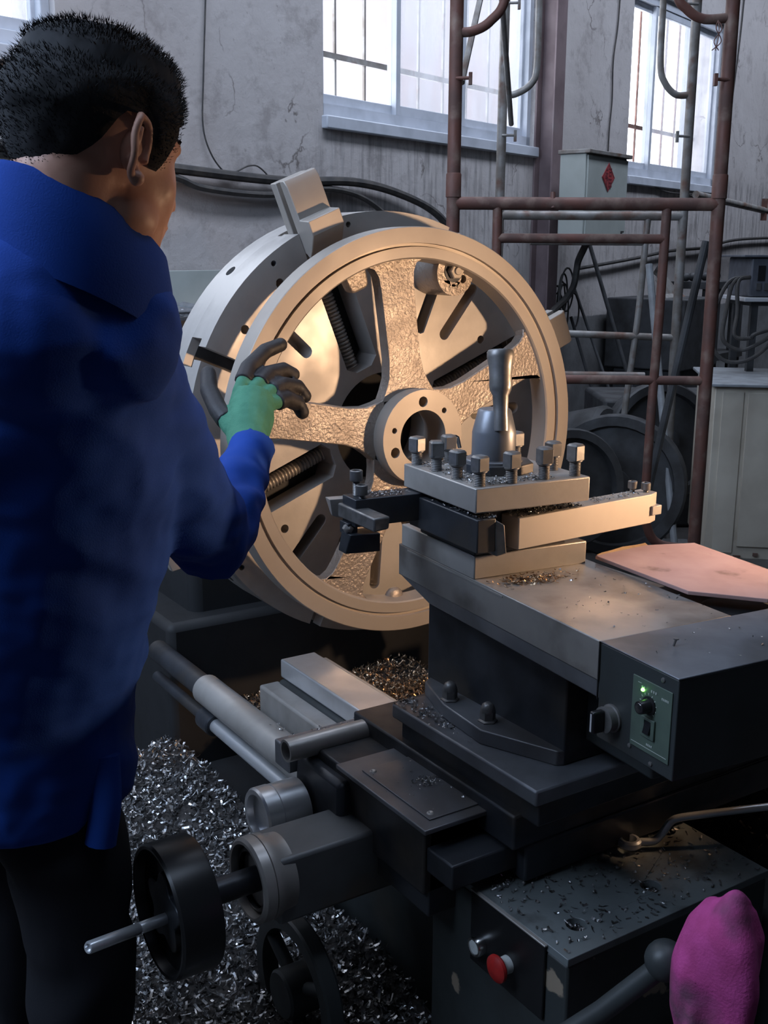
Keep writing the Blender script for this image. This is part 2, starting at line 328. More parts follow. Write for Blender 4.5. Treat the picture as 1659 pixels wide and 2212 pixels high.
def local(o, x, y, z):
    x = Vector(x).normalized(); y = Vector(y).normalized(); z = Vector(z).normalized()
    return Matrix(((x.x, y.x, z.x, o[0]), (x.y, y.y, z.y, o[1]), (x.z, y.z, z.z, o[2]), (0, 0, 0, 1)))
def threads(a, b, r, pitch=0.0025, depth=0.0009):
    n = max(2, int(((Vector(b) - Vector(a)).length) / pitch)); L = (Vector(b) - Vector(a)).length; prof = [(0, 0)]
    for i in range(n): prof += [(r - depth, L * i / n), (r, L * (i + 0.35) / n), (r, L * (i + 0.6) / n)]
    prof += [(r - depth, L), (0, L)]; return prof

# ================================================================== SETTING
SX0, SX1, TF, ZC = -7.0, 9.0, -7.6, 5.0
WIN = [(-1.68, 0.30, 2.12, 4.05), (1.60, 3.30, 2.03, 3.28), (-5.2, -3.17, 2.19, 4.05)]
def wall_cells():
    xs = sorted({SX0, SX1, *[w[0] for w in WIN], *[w[1] for w in WIN]}); zs = sorted({0, ZC, *[w[2] for w in WIN], *[w[3] for w in WIN]})
    b = MB(W)
    for i in range(len(xs) - 1):
        for j in range(len(zs) - 1):
            mx, mz = (xs[i] + xs[i + 1]) / 2, (zs[j] + zs[j + 1]) / 2
            if any(w[0] < mx < w[1] and w[2] < mz < w[3] for w in WIN): continue
            b.box((xs[i], 0, zs[j]), (xs[i + 1], 0.26, zs[j + 1]))
    return b
st = lambda o: tag(o, None, None, None, 'structure')
wb = wall_cells().build('wall_back', 'wall', at=W @ Vector((0, 0, 0))); st(wb)
wb.data.transform(W.to_3x3().to_4x4().inverted()); wb.rotation_euler = W.to_euler()
st(MB(W).box((SX0, TF, -0.1), (SX1, 0.26, 0)).build('floor', 'floor'))
st(MB(W).box((SX0, TF, ZC), (SX1, 0.26, ZC + 0.1)).build('ceiling', 'ceil'))
st(MB(W).box((SX0 - 0.2, TF, 0), (SX0, 0.26, ZC)).build('wall_left', 'ceil'))
st(MB(W).box((SX1, TF, 0), (SX1 + 0.2, 0.26, ZC)).build('wall_right', 'ceil'))
st(MB(W).box((SX0, TF - 0.2, 0), (SX1, TF, ZC)).build('wall_front', 'ceil'))

def window(num, x0, x1, z0, z1, muls, rails, open_pane=None):
    r = bpy.data.objects.new('window_%d' % num, None); COL.objects.link(r); r.location = W @ Vector(((x0 + x1) / 2, 0.1, z0)); r['kind'] = 'structure'
    f = MB(W); t = 0.065; y0, y1 = 0.03, 0.11
    f.box((x0, y0, z0), (x1, y1, z0 + t)).box((x0, y0, z1 - t), (x1, y1, z1)).box((x0, y0, z0), (x0 + t * 0.6, y1, z1)).box((x1 - t * 0.6, y0, z0), (x1, y1, z1))
    f.build('window_frame', 'frame', r, bevel=0.004)
    edges = [x0 + t * 0.6] + muls + [x1 - t * 0.6]
    for i in range(len(edges) - 1):
        a, b = edges[i], edges[i + 1]; yy = 0.055 if i % 2 else 0.085
        s = MB(W); q = 0.035
        s.box((a - q / 2, yy - 0.02, z0 + t), (a + q / 2, yy + 0.012, z1 - t)).box((b - q / 2, yy - 0.02, z0 + t), (b + q / 2, yy + 0.012, z1 - t))
        s.box((a, yy - 0.018, z0 + t), (b, yy + 0.012, z0 + t + 0.05)).box((a, yy - 0.018, z1 - t - 0.05), (b, yy + 0.012, z1 - t))
        so = s.build('sash', 'frame', r, bevel=0.003)
        if i != open_pane: MB(W).box((a + q / 2, yy - 0.003, z0 + t + 0.04), (b - q / 2, yy + 0.001, z1 - t - 0.04)).build('pane', 'glass', so)
    g = MB(W)
    for zr in rails: g.box((x0, 0.215, zr - 0.014), (x1, 0.235, zr + 0.014))
    k = x0 + 0.12
    while k < x1: g.box((k - 0.007, 0.222, z0), (k + 0.007, 0.234, z1)); k += 0.24
    g.build('security_bars', 'rust' if num == 2 else 'greytube', r)
    MB(W).box((x0 - 0.01, -0.035, z0 - 0.055), (x1 + 0.01, 0.03, z0 + 0.004)).build('window_sill', 'frame', r, bevel=0.006)
window(1, *WIN[0], [-1.04, -0.43], [2.45, 3.0], 0)
window(2, *WIN[1], [2.06, 2.72], [2.42], 0)
window(3, *WIN[2], [-4.5, -3.75], [2.5, 3.1])
fb = MB(W); fb.box((3.25, 3.2, 0), (7.4, 5, 6.0))
tag(fb.build('neighbouring_building', 'brick'), 'hazy pinkish building seen outside through the middle window', 'building')

# ================================================================== COLUMN, BOXES, WIRES ON THE WALL
c = MB(W); c.box((0.30, -0.132, 0), (0.42, -0.12, ZC)).box((0.30, -0.012, 0), (0.42, 0.0, ZC)).box((0.355, -0.12, 0), (0.365, -0.012, ZC)).box((0.40, -0.05, 0), (0.45, 0.0, ZC))
tag(c.build('steel_column', 'column', bevel=0.002), 'brown primer steel column against the wall right of the middle window', 'column')
t = thing('conduit_pipe', 'thin grey conduit running down the wall between column and pale box', 'pipe', (0.475, -0.03, 2.1), W)
MB(W).cyl((0.475, -0.03, 2.1), (0.475, -0.03, 4.9), 0.016, seg=10).build('pipe', 'greytube', t)
MB(W).box((0.455, -0.05, 2.6), (0.495, 0, 2.63)).build('clip', 'greytube', t)

t = thing('electrical_box', 'pale green wall cabinet with a red diamond paper charm', 'electrical cabinet', (0.45, -0.2, 1.45), W)
MB(W).box((0.18, -0.42, 1.55), (0.73, -0.25, 2.065)).build('body', 'firebox', t, bevel=0.006)
MB(W).box((0.19, -0.432, 1.56), (0.72, -0.42, 2.055)).build('door', 'firebox', t, bevel=0.003)
MB(W).box((0.17, -0.45, 2.065), (0.74, -0.24, 2.088)).build('top_edge', 'greytube', t, bevel=0.003)
mm = local((0.452, -0.4335, 1.944), (1, 0, 0), (0, 0, 1), (0, -1, 0))
d = MB(W).prism([(0, -0.084), (0.084, 0), (0, 0.084), (-0.084, 0)], mm, 0.002).build('diamond_charm', 'signred', t)
g = MB(W)      # the brush-written good-luck character and its border
for a, b in [((-0.074, 0), (0, 0.074)), ((0, 0.074), (0.074, 0)), ((0.074, 0), (0, -0.074)), ((0, -0.074), (-0.074, 0))]:
    p = Vector((a[0], a[1])); q = Vector((b[0], b[1])); nn = Vector((-(q - p).y, (q - p).x)).normalized() * 0.002
    g.prism([tuple(p - nn), tuple(q - nn), tuple(q + nn), tuple(p + nn)], mm @ Matrix.Translation((0, 0, 0.002)), 0.001)
for x0, y0, x1, y1 in [(-0.032, 0.045, -0.012, 0.037), (-0.04, 0.025, -0.008, 0.018), (-0.027, 0.02, -0.02, -0.06), (-0.045, -0.01, -0.02, 0.01), (-0.018, 0.0, -0.006, -0.02),
                       (0.0, 0.052, 0.04, 0.044), (0.006, 0.034, 0.036, 0.027), (0.006, 0.012, 0.036, 0.005), (0.006, 0.034, 0.012, 0.008), (0.03, 0.034, 0.036, 0.008),
                       (0.0, -0.008, 0.042, -0.015), (0.0, -0.05, 0.042, -0.058), (0.0, -0.008, 0.006, -0.056), (0.036, -0.008, 0.042, -0.056), (0.018, -0.008, 0.024, -0.056), (0.0, -0.029, 0.042, -0.035)]:
    g.prism([(min(x0, x1), min(y0, y1)), (max(x0, x1), min(y0, y1)), (max(x0, x1), max(y0, y1)), (min(x0, x1), max(y0, y1))], mm @ Matrix.Translation((0, 0, 0.002)), 0.001)
g.build('charm_writing', 'signdark', d)
MB(W).box((0.62, -0.46, 1.57), (0.70, -0.43, 1.582)).box((0.62, -0.46, 1.582), (0.628, -0.45, 1.63)).box((0.62, -0.46, 1.625), (0.65, -0.45, 1.633)).build('latch', 'cable', t)
MB(W).box((0.45, -0.24, 1.70), (0.60, 0.0, 1.85)).build('wall_mount', 'housing', t)

def cable(name, label, pts, r, matn='cable', fr=W, seg=8, group=None, cat='cable'):
    return tag(MB(fr).tube(bez(pts, 8), r, seg).build(name, matn), label, cat, group)
cable('power_cable', 'thick black cable sagging along the wall behind the chuck, upper run', [(-3.6, -0.04, 1.86), (-2.6, -0.04, 1.822), (-2.0, -0.04, 1.81), (-1.5, -0.04, 1.83), (-1.12, -0.04, 1.79), (-0.8, -0.05, 1.70), (-0.62, -0.06, 1.55), (-0.5, -0.06, 1.35), (-0.45, -0.08, 1.1)], 0.021)
cable('power_cable', 'thinner black cable looping along the wall just below the thick one', [(-3.6, -0.03, 1.83), (-2.75, -0.04, 1.80), (-2.5, -0.04, 1.755), (-2.1, -0.04, 1.745), (-1.7, -0.04, 1.79), (-1.4, -0.04, 1.75), (-1.15, -0.04, 1.62), (-1.0, -0.04, 1.45), (-0.95, -0.05, 1.2)], 0.014)
cable('wire', 'thin wire hanging down the wall above the jaw left of the middle window', [(-2.40, -0.01, 2.9), (-2.43, -0.01, 2.5), (-2.455, -0.01, 2.2), (-2.466, -0.01, 2.01), (-2.43, -0.015, 1.9), (-2.36, -0.02, 1.83), (-2.3, -0.02, 1.83), (-2.2, -0.02, 1.865), (-2.12, -0.02, 1.85), (-1.98, -0.02, 1.74)], 0.0035, cat='wire')
cable('wire', 'thin wire running down the wall onto the pale green cabinet', [(1.36, -0.01, 3.4), (1.345, -0.01, 3.0), (1.30, -0.01, 2.75), (1.31, -0.01, 2.5), (1.29, -0.01, 2.3), (1.29, -0.01, 2.05)], 0.005, cat='wire')
cable('wire', 'thin wire hanging on the wall right of the far window', [(3.62, -0.01, 3.7), (3.58, -0.01, 3.2), (3.50, -0.01, 2.7), (3.42, -0.01, 2.2), (3.40, -0.02, 2.0), (3.1, -0.02, 1.90), (2.7, -0.02, 1.95)], 0.006, cat='wire')
cable('wire', 'slack twin wire strung across the wall under the far window', [(1.6, -0.02, 2.0), (1.9, -0.02, 2.0), (2.3, -0.02, 1.95), (2.9, -0.02, 1.96)], 0.006, cat='wire')
cable('power_cable', 'black cable strung level along the wall behind the scaffold posts', [(0.9, -0.03, 1.40), (1.7, -0.03, 1.46), (2.4, -0.03, 1.52), (3.1, -0.03, 1.55), (3.8, -0.03, 1.62), (5.2, -0.03, 1.66)], 0.012)
cable('hose', 'thick black hose curving down the wall below the cabinet', [(0.47, -0.30, 1.56), (0.53, -0.22, 1.46), (0.546, -0.2, 1.40), (0.508, -0.2, 1.29), (0.40, -0.2, 1.21), (0.318, -0.2, 1.176), (0.166, -0.2, 1.104)], 0.022, cat='hose')
t = thing('coiled_wires', 'tangle of coiled dark wires hanging below the cabinet', 'wires', (0.53, -0.1, 1.0), W)
for k in range(7):
    cx, cz, a, b = 0.52 + R.uniform(-0.08, 0.08), 1.20 + R.uniform(-0.08, 0.08), R.uniform(0.05, 0.11), R.uniform(0.10, 0.19)
    MB(W).tube([(cx + a * math.cos(u * 2 * PI / 24 + k), -0.10 - 0.01 * k, cz + b * math.sin(u * 2 * PI / 24 + k)) for u in range(25)], 0.006, 6).build('wire_loop', 'cable', t)
t = thing('wall_bracket', 'horizontal grey bracket tube with rusty tip under the far window', 'bracket', (2.9, -0.3, 1.85), W)
MB(W).cyl((2.35, -0.22, 1.93), (3.95, -0.22, 1.86), 0.028, seg=12).build('tube', 'greytube', t)
MB(W).box((3.86, -0.24, 1.78), (3.90, -0.20, 1.96)).box((3.80, -0.235, 1.855), (4.05, -0.225, 1.865)).build('end_bracket', 'rust', t)

# welding machine on a wall stand
t = thing('welding_machine', 'dark grey welding machine case with a rolled white sheet, right edge', 'welding machine', (1.72, 5.0, 1.30), B)
MB(B).box((1.60, 4.92, 1.315), (2.0, 5.25, 1.485)).build('case', 'welder', t, bevel=0.008)
MB(B).box((1.575, 4.90, 1.295), (2.03, 5.28, 1.313)).build('base_tray', 'paper', t, bevel=0.003)
MB(B).box((1.56, 4.90, 1.485), (2.03, 5.28, 1.495)).build('lid', 'welder', t, bevel=0.002)
for k in range(3): MB(B).box((1.63 + k * 0.045, 4.915, 1.385), (1.66 + k * 0.045, 4.921, 1.45)).build('vent', 'black', t)
for k in range(2): MB(B).box((1.625 + k * 0.035, 4.912, 1.345), (1.645 + k * 0.035, 4.921, 1.375)).build('terminal', 'chrome', t)
pts = [(0.045 + 0.006 * u / 6) for u in range(30)]
sh = MB(B)
P = [(1.62 + 0.04 * math.cos(a_ * 0.25) + a_ * 0.004, 1.53 + (0.018 + a_ * 0.0006) * math.sin(a_ * 0.25 + 1.2)) for a_ in range(34)]
sh.add([(p[0], 4.9, p[1]) for p in P] + [(p[0], 5.2, p[1]) for p in P], [(i, i + 1, 35 + i - 1 + 0, 34 + i) for i in range(33)])
so = sh.build('rolled_sheet', 'paper', None); tag(so, 'curled white sheet lying on the welding machine', 'sheet'); sm = so.modifiers.new('th', 'SOLIDIFY'); sm.thickness = 0.004
st_ = thing('machine_stand', 'dark stand carrying the welding machine at the right edge', 'stand', (1.8, 5.1, 0), B)
for x, y in [(1.64, 4.97), (1.98, 4.97), (1.64, 5.22), (1.98, 5.22)]: MB(B).box((x - 0.015, y - 0.015, 0), (x + 0.015, y + 0.015, 1.29)).build('leg', 'tyre', st_)
MB(B).box((1.62, 4.95, 1.275), (2.0, 5.25, 1.293)).build('shelf', 'tyre', st_)
for k, off in enumerate((0.0, 0.05, 0.1)):
    cable('welding_cable', ['outer black cable loop hanging below the welding machine', 'middle black cable loop hanging below the welding machine', 'inner black cable loop hanging below the welding machine'][k],
          [(1.60, 4.93, 1.40), (1.50 + off * 0.4, 4.9, 1.38), (1.44 + off, 4.88, 1.25), (1.43 + off, 4.86, 1.12 + off * 0.3), (1.50 + off, 4.86, 1.04 + off), (1.62, 4.85, 1.06 + off), (1.78, 4.9, 1.2)], 0.009, fr=B)

# ================================================================== SCAFFOLDS
def scaffold(name, label, cat, y, xl, xr, mt, r, zt, top_arc, group):
    t = thing(name, label, cat, ((xl + xr) / 2, y, 0), B, group)
    for x in (xl, xr): MB(B).cyl((x, y, 0), (x, y, zt), r, seg=16).build('post', mt, t)
    return t
t = scaffold('scaffold', 'rust brown scaffold frame standing nearest, behind the wheel', 'scaffold', 4.1, 0.243, 1.196, 'rust', 0.024, 3.0, True, None)
MB(B).cyl((0.243, 4.1, 1.671), (1.196, 4.1, 1.671), 0.023, seg=14).build('top_rail', 'rust', t)
MB(B).cyl((0.403, 4.1, 1.55), (1.008, 4.1, 1.55), 0.017, seg=12).build('rail', 'rust', t)
MB(B).cyl((0.243, 4.1, 1.043), (1.196, 4.1, 1.038), 0.017, seg=12).build('rail', 'rust', t)
MB(B).tube(bez([(1.012, 4.1, 1.671), (1.008, 4.1, 1.3), (1.0, 4.1, 0.9), (0.998, 4.1, 0.58), (1.01, 4.1, 0.48), (1.06, 4.1, 0.41), (1.196, 4.1, 0.39)]), 0.0175, 12).build('ladder_stile', 'rust', t)
MB(B).tube(bez([(0.403, 4.1, 1.671), (0.405, 4.1, 1.2), (0.41, 4.1, 0.6), (0.38, 4.1, 0.45), (0.243, 4.1, 0.39)]), 0.0175, 12).build('ladder_stile', 'rust', t)
MB(B).cyl((0.60, 4.085, 1.655), (0.60, 4.10, 1.71), 0.009, seg=8).build('stub', 'rust', t)
for x, s_ in ((0.243, 1), (1.196, -1)):
    MB(B).lathe((x, 4.1, 1.69), (0, 0, 1), [(0.0245, 0), (0.0275, 0.002), (0.0275, 0.08), (0.0245, 0.085)], 16).build('collar', 'rust', t)
    for zz in (2.09, 2.62):
        p = MB(B); p.cyl((x, 4.08, zz), (x + s_ * 0.05, 4.07, zz), 0.006, seg=8).box((x + s_ * 0.05 - 0.006, 4.06, zz - 0.022), (x + s_ * 0.05 + 0.006, 4.08, zz + 0.018)); p.build('lock_pin', 'rust', t)
MB(B).tube(bez([(0.243, 4.1, 2.243), (0.30, 4.1, 2.247), (0.36, 4.1, 2.28), (0.41, 4.1, 2.36), (0.42, 4.1, 2.6), (0.42, 4.1, 3.0)]), 0.0165, 12).build('arch', 'rust', t)
MB(B).tube(bez([(1.196, 4.1, 2.295), (1.10, 4.1, 2.29), (1.04, 4.1, 2.32), (1.0, 4.1, 2.38), (0.99, 4.1, 2.6), (0.99, 4.1, 3.0)]), 0.0165, 12).build('arch', 'rust', t)
for k in range(3): MB(B).tube(bez([(1.14, 4.07, 2.28), (1.13 + 0.01 * k, 4.05, 2.25), (1.15 - 0.012 * k, 4.05, 2.21), (1.12 + 0.012 * k, 4.05, 2.18)]), 0.0018, 5).build('tie_wire', 'rust', t)
t = scaffold('scaffold', 'weathered grey scaffold frame standing behind the brown one', 'scaffold', 5.4, 0.540, 1.412, 'greytube', 0.022, 3.0, True, None)
MB(B).cyl((0.540, 5.4, 1.672), (1.412, 5.4, 1.672), 0.021, seg=14).build('top_rail', 'greytube', t)
MB(B).cyl((0.69, 5.4, 1.55), (1.24, 5.4, 1.55), 0.015, seg=12).build('rail', 'greytube', t)
MB(B).cyl((0.540, 5.4, 1.13), (1.412, 5.4, 1.10), 0.017, seg=12).build('rail', 'greytube', t)
MB(B).tube(bez([(1.245, 5.4, 1.672), (1.225, 5.4, 1.2), (1.185, 5.4, 0.72), (1.20, 5.4, 0.60), (1.27, 5.4, 0.54), (1.412, 5.4, 0.53)]), 0.016, 12).build('ladder_stile', 'greytube', t)
MB(B).tube(bez([(0.540, 5.4, 2.21), (0.60, 5.4, 2.215), (0.67, 5.4, 2.26), (0.694, 5.4, 2.34), (0.694, 5.4, 2.6), (0.694, 5.4, 3.0)]), 0.0155, 12).build('arch', 'greytube', t)
MB(B).tube(bez([(1.412, 5.4, 2.214), (1.34, 5.4, 2.216), (1.285, 5.4, 2.27), (1.262, 5.4, 2.35), (1.258, 5.4, 2.6), (1.258, 5.4, 3.0)]), 0.0155, 12).build('arch', 'greytube', t)
for x, s_ in ((0.540, 1), (1.412, -1)):
    for zz in (2.03, 2.6):
        p = MB(B); p.cyl((x, 5.38, zz), (x + s_ * 0.06, 5.37, zz), 0.006, seg=8).box((x + s_ * 0.06 - 0.006, 5.36, zz - 0.028), (x + s_ * 0.06 + 0.006, 5.38, zz + 0.022)); p.build('lock_pin', 'greytube', t)
def bar(name, label, a, b, r, mt, cat='bar', seg=10, fr=B, group=None):
    return tag(MB(fr).cyl(a, b, r, seg=seg).build(name, mt), label, cat, group)
bar('cross_brace', 'grey scaffold brace slanting from the near left post up across the middle window', (0.267, 4.14, 2.085), (0.385, 4.6, 2.56), 0.012, 'greytube', 'brace')
bar('cross_brace', 'dark flat scaffold brace slanting down to the grey left post', (0.45, 4.7, 2.52), (0.580, 5.37, 2.078), 0.012, 'greytube', 'brace')
bar('scaffold_rail', 'pale tube joining the two scaffold frames low behind the wheel', (0.25, 4.16, 1.052), (0.98, 4.16, 1.047), 0.016, 'greytube', 'rail')
bar('leaning_pole', 'pale blue-grey pole leaning behind the brown scaffold frame', (1.38, 4.95, 0.0), (1.24, 5.3, 1.45), 0.017, 'paletube', 'pole')
bar('leaning_pole', 'dark diagonal bar leaning against the right scaffold post', (1.13, 4.7, 0.35), (1.345, 4.75, 1.55), 0.017, 'tyre', 'pole')
bar('leaning_rod', 'dark rod leaning on the wall below the pale cabinet, tallest of three', (0.99, -0.50, 0.4), (0.98, -0.06, 1.56), 0.014, 'tyre', 'rod', fr=W)
bar('leaning_rod', 'slim dark rod leaning on the wall, left of the tall dark rod', (0.76, -0.60, 0.1), (0.79, -0.05, 1.30), 0.010, 'tyre', 'rod', fr=W)
bar('leaning_rod', 'thin dark rod standing upright behind the grey scaffold stile', (1.47, 7.2, 0.3), (1.20, 7.2, 1.1), 0.010, 'tyre', 'rod')

# dark steel stand and junk by the wall
t = thing('steel_rack', 'dark open steel rack with junk on top behind the scaffold', 'rack', (2.2, -0.4, 0), W)
for x in (2.05, 2.22, 2.62, 2.70): MB(W).box((x, -0.5, 0), (x + 0.05, -0.44, 1.26)).build('upright', 'tyre', t)
MB(W).box((2.0, -0.52, 1.25), (2.76, -0.2, 1.30)).build('top_plate', 'tyre', t)
MB(W).box((2.0, -0.52, 0.72), (2.76, -0.2, 0.77)).build('shelf', 'tyre', t)
t = thing('oily_tank', 'black grimy box with ragged sheet metal beside the rack', 'tank', (1.6, -0.35, 0), W)
MB(W).box((1.30, -0.62, 0.72), (1.95, -0.05, 1.20)).build('tank_body', 'tyre', t, bevel=0.01)
MB(W).hexa([(1.5, -0.4, 1.2), (1.85, -0.4, 1.2), (1.85, -0.38, 1.2), (1.5, -0.38, 1.2), (1.6, -0.3, 1.42), (1.75, -0.2, 1.36), (1.75, -0.18, 1.36), (1.6, -0.28, 1.42)]).build('bent_sheet', 'greytube', t)
MB(W).box((1.35, -0.6, 0), (1.9, -0.1, 0.72)).build('tank_base', 'tyre', t, bevel=0.01)
for k in range(6):
    a_ = R.uniform(0, 6.28); x = 1.95 + k * 0.12
    tag(MB(W).ball((x, -0.35, 1.335), 0.04, 8, 6, (1, 0.8, 0.8)).build('scrap_casting', 'tyre'), 'small dark scrap casting lying on top of the steel rack', 'scrap', 'scrap castings on the rack')
def disc(name, label, c, r, w, d, mt='tyre', fr=B, hub=True):
    t = thing(name, label, 'wheel', (c[0], c[1], c[2] - r), fr); d = Vector(d).normalized(); o = Vector(c) - d * w / 2
    MB(fr).lathe(o, d, [(r * 0.84, 0), (r * 0.97, 0.0), (r, w * 0.1), (r, w * 0.9), (r * 0.97, w), (r * 0.84, w), (r * 0.82, w * 0.8), (r * 0.82, w * 0.2), (r * 0.84, 0)], 40).build('rim', mt, t)
    MB(fr).lathe(o, d, [(0, w * 0.3), (r * 0.83, w * 0.3), (r * 0.83, w * 0.7), (0, w * 0.7)], 32).build('web', mt, t)
    MB(fr).lathe(o, d, [(0, -w * 0.1), (r * 0.22, -w * 0.1), (r * 0.25, w * 1.1), (0, w * 1.1)], 20).build('hub', mt, t)
disc('pulley_wheel', 'dark iron pulley on the floor just right of the big wheel', (0.83, 4.9, 0.46), 0.27, 0.12, (0.35, -1, 0.15))
disc('pulley_wheel', 'large dark disc on the floor behind the scaffold foot', (1.10, 5.15, 0.42), 0.34, 0.10, (-0.35, -1, 0.1))
disc('pulley_wheel', 'dark wheel with bright rim standing behind the right scaffold post', (1.42, 5.6, 0.55), 0.31, 0.10, (0.3, -1, 0.2))
t = thing('gear_motor', 'dusty grey motor lump between the floor pulleys', 'motor', (1.0, 5.6, 0.0), B)
MB(B).cyl((0.92, 5.7, 0.52), (1.15, 5.5, 0.60), 0.16, seg=24, ch=0.02).build('motor_body', 'tyre', t)
MB(B).box((0.90, 5.45, 0), (1.2, 5.8, 0.45)).build('motor_base', 'tyre', t, bevel=0.01)
t = thing('machine_box', 'dark low machine base heaped with scrap behind the scaffold', 'machine', (1.2, 6.3, 0), B)
MB(B).box((1.2, 6.0, 0), (1.95, 6.6, 0.72)).build('base_body', 'tyre', t, bevel=0.02)
for k in range(7):
    x, y, z = R.uniform(1.22, 1.5), R.uniform(5.1, 5.6), 0.02
    rr2 = R.uniform(0.02, 0.05)
    tag(MB(B).cyl((x, y, z + rr2), (x + R.uniform(-0.15, 0.15), y + R.uniform(-0.1, 0.1), z + rr2), rr2, seg=8).build('scrap_bar', 'tyre'), 'short dark scrap bar on the floor behind the scaffold feet', 'scrap', 'scrap bars on the floor')

# cream cabinet at the right
t = thing('storage_cabinet', 'cream painted steel cabinet with grey top at the right edge', 'cabinet', (1.7, 4.5, 0.2), B)
CF = B @ frame((1.358, 4.36, 0), (0.92, 0.39, 0)) if False else B @ frame((1.355, 4.50, 0), (1.0, -0.16, 0))
MB(CF).box((0, 0, 0.245), (0.9, 0.62, 0.972)).build('body', 'cabinet', t, bevel=0.004)
MB(CF).box((0.03, -0.006, 0.27), (0.115, 0, 0.95)).build('side_stile', 'cabinet', t, bevel=0.002)
MB(CF).box((0.13, -0.010, 0.30), (0.88, 0, 0.95)).build('door', 'cabinet', t, bevel=0.003)
MB(CF).box((-0.02, -0.03, 0.972), (0.92, 0.66, 0.985)).build('top', 'paletube', t, bevel=0.003)
for x, y in ((0.04, 0.04), (0.86, 0.04), (0.04, 0.58), (0.86, 0.58)): MB(CF).box((x - 0.03, y - 0.03, 0), (x + 0.03, y + 0.03, 0.245)).build('leg', 'tyre', t)
MB(CF).box((0.20, -0.012, 0.262), (0.22, -0.004, 0.275)).box((0.12, -0.014, 0.255), (0.15, -0.004, 0.262)).build('hinge', 'rust', t)

# tool shelf at far left, with shanks of cutters on it
t = thing('tool_shelf', 'bright steel tool shelf against the wall left of the chuck', 'shelf', (-2.9, -0.3, 0), W)
MB(W).box((-3.7, -0.30, 1.235), (-2.2, -0.02, 1.25)).build('shelf_board', 'shelfsteel', t)
MB(W).box((-3.7, -0.05, 1.25), (-2.2, -0.03, 1.42)).build('back_plate', 'firebox', t, bevel=0.002)
MB(W).cyl((-3.7, -0.32, 1.27), (-2.2, -0.32, 1.27), 0.008, seg=8).build('front_lip', 'shelfsteel', t)
MB(W).cyl((-3.7, -0.33, 1.16), (-2.2, -0.33, 1.16), 0.014, seg=8).build('lower_rail', 'paper', t)
for x in (-3.6, -2.3): MB(W).box((x, -0.33, 0), (x + 0.04, -0.02, 1.235)).build('upright', 'shelfsteel', t)
for k in range(11):
    x = -2.98 + k * 0.055; a_ = R.uniform(-0.06, 0.06); b = MB(W)
    b.cyl((x, -0.30 + R.uniform(0, 0.03), 1.265), (x + 0.05 + a_, -0.10, 1.285), R.uniform(0.011, 0.017), seg=10, ch=0.003)
    tag(b.build('tool_shank', 'shelfsteel'), 'steel cutter shank lying on the tool shelf', 'tool', 'cutter shanks on the tool shelf')

# ================================================================== LATHE: bed, headstock, rods
t = thing('lathe_bed', 'heavy dark lathe bed with a bright ground front way', 'lathe bed', (0, -0.8, 0))
MB().box((-0.35, -0.72, 0.60), (-0.265, -0.0, 0.642)).build('front_way', 'bright', t, bevel=0.004)
b = MB(); b.box((-0.262, -0.72, 0.52), (-0.235, 0.0, 0.625)).box((-0.40, -0.72, 0.44), (-0.352, 0.005, 0.592)); b.build('way_flank', 'steel', t, bevel=0.006)
MB().box((0.30, -0.72, 0.60), (0.38, -0.0, 0.642)).build('rear_way', 'steel', t, bevel=0.004)
b = MB(); b.box((-0.36, -0.69, 0.05), (-0.24, -0.005, 0.60)).box((0.26, -0.69, 0.05), (0.38, -0.005, 0.60)).box((-0.24, -0.69, 0.05), (0.26, -0.62, 0.5)).build('bed_casting', 'machine', t, bevel=0.01)
MB().box((-0.46, -0.10, 0.0), (0.46, 0.435, 0.22)).build('gap_base', 'headcast', t, bevel=0.01)
b = MB()
for k in range(44): b.box((-0.412, -0.40 + k * 0.009, 0.418), (-0.398, -0.3955 + k * 0.009, 0.44))
b.box((-0.412, -0.60, 0.405), (-0.385, 0.01, 0.420)); b.build('feed_rack', 'oily', t)

t = thing('headstock', 'dark headstock casting behind and below the big chuck', 'headstock', (0.05, 0.95, 0))
MB().box((-0.34, 0.50, 0.22), (0.46, 1.25, 1.20)).build('casting', 'headcast', t, bevel=0.03)
MB().box((-0.43, 0.44, 0.0), (0.50, 1.3, 0.60)).build('foot', 'headcast', t, bevel=0.02)
MB().cyl((0, 0.29, 1.1), (0, 0.52, 1.1), 0.17, seg=40, ch=0.01).build('spindle_nose', 'oily', t)

def rod(name, label, a, b, r, mt, extra=None):
    t = thing(name, label, 'rod', ((a[0] + b[0]) / 2, (a[1] + b[1]) / 2, a[2] - r))
    MB().cyl(a, b, r, seg=28, ch=0.002).build('rod_body', mt, t); return t
t = rod('lead_screw_sleeve', 'thick dusty grey sleeve rod running towards the headstock', (-0.455, 0.16, 0.54), (-0.455, -0.55, 0.54), 0.034, 'steel')
MB().cyl((-0.455, 0.16, 0.54), (-0.455, 0.45, 0.54), 0.026, seg=24).build('rod_end', 'oily', t)
t = rod('feed_rod', 'thin polished feed rod below the thick sleeve', (-0.46, 0.12, 0.474), (-0.46, -0.60, 0.474), 0.016, 'bright')
MB().cyl((-0.46, 0.10, 0.474), (-0.46, 0.16, 0.474), 0.026, seg=24, ch=0.003).build('sleeve_collar', 'oily', t)
MB().cyl((-0.46, 0.16, 0.474), (-0.46, 0.45, 0.474), 0.014, seg=24, ch=0.003).build('rod_end', 'oily', t)

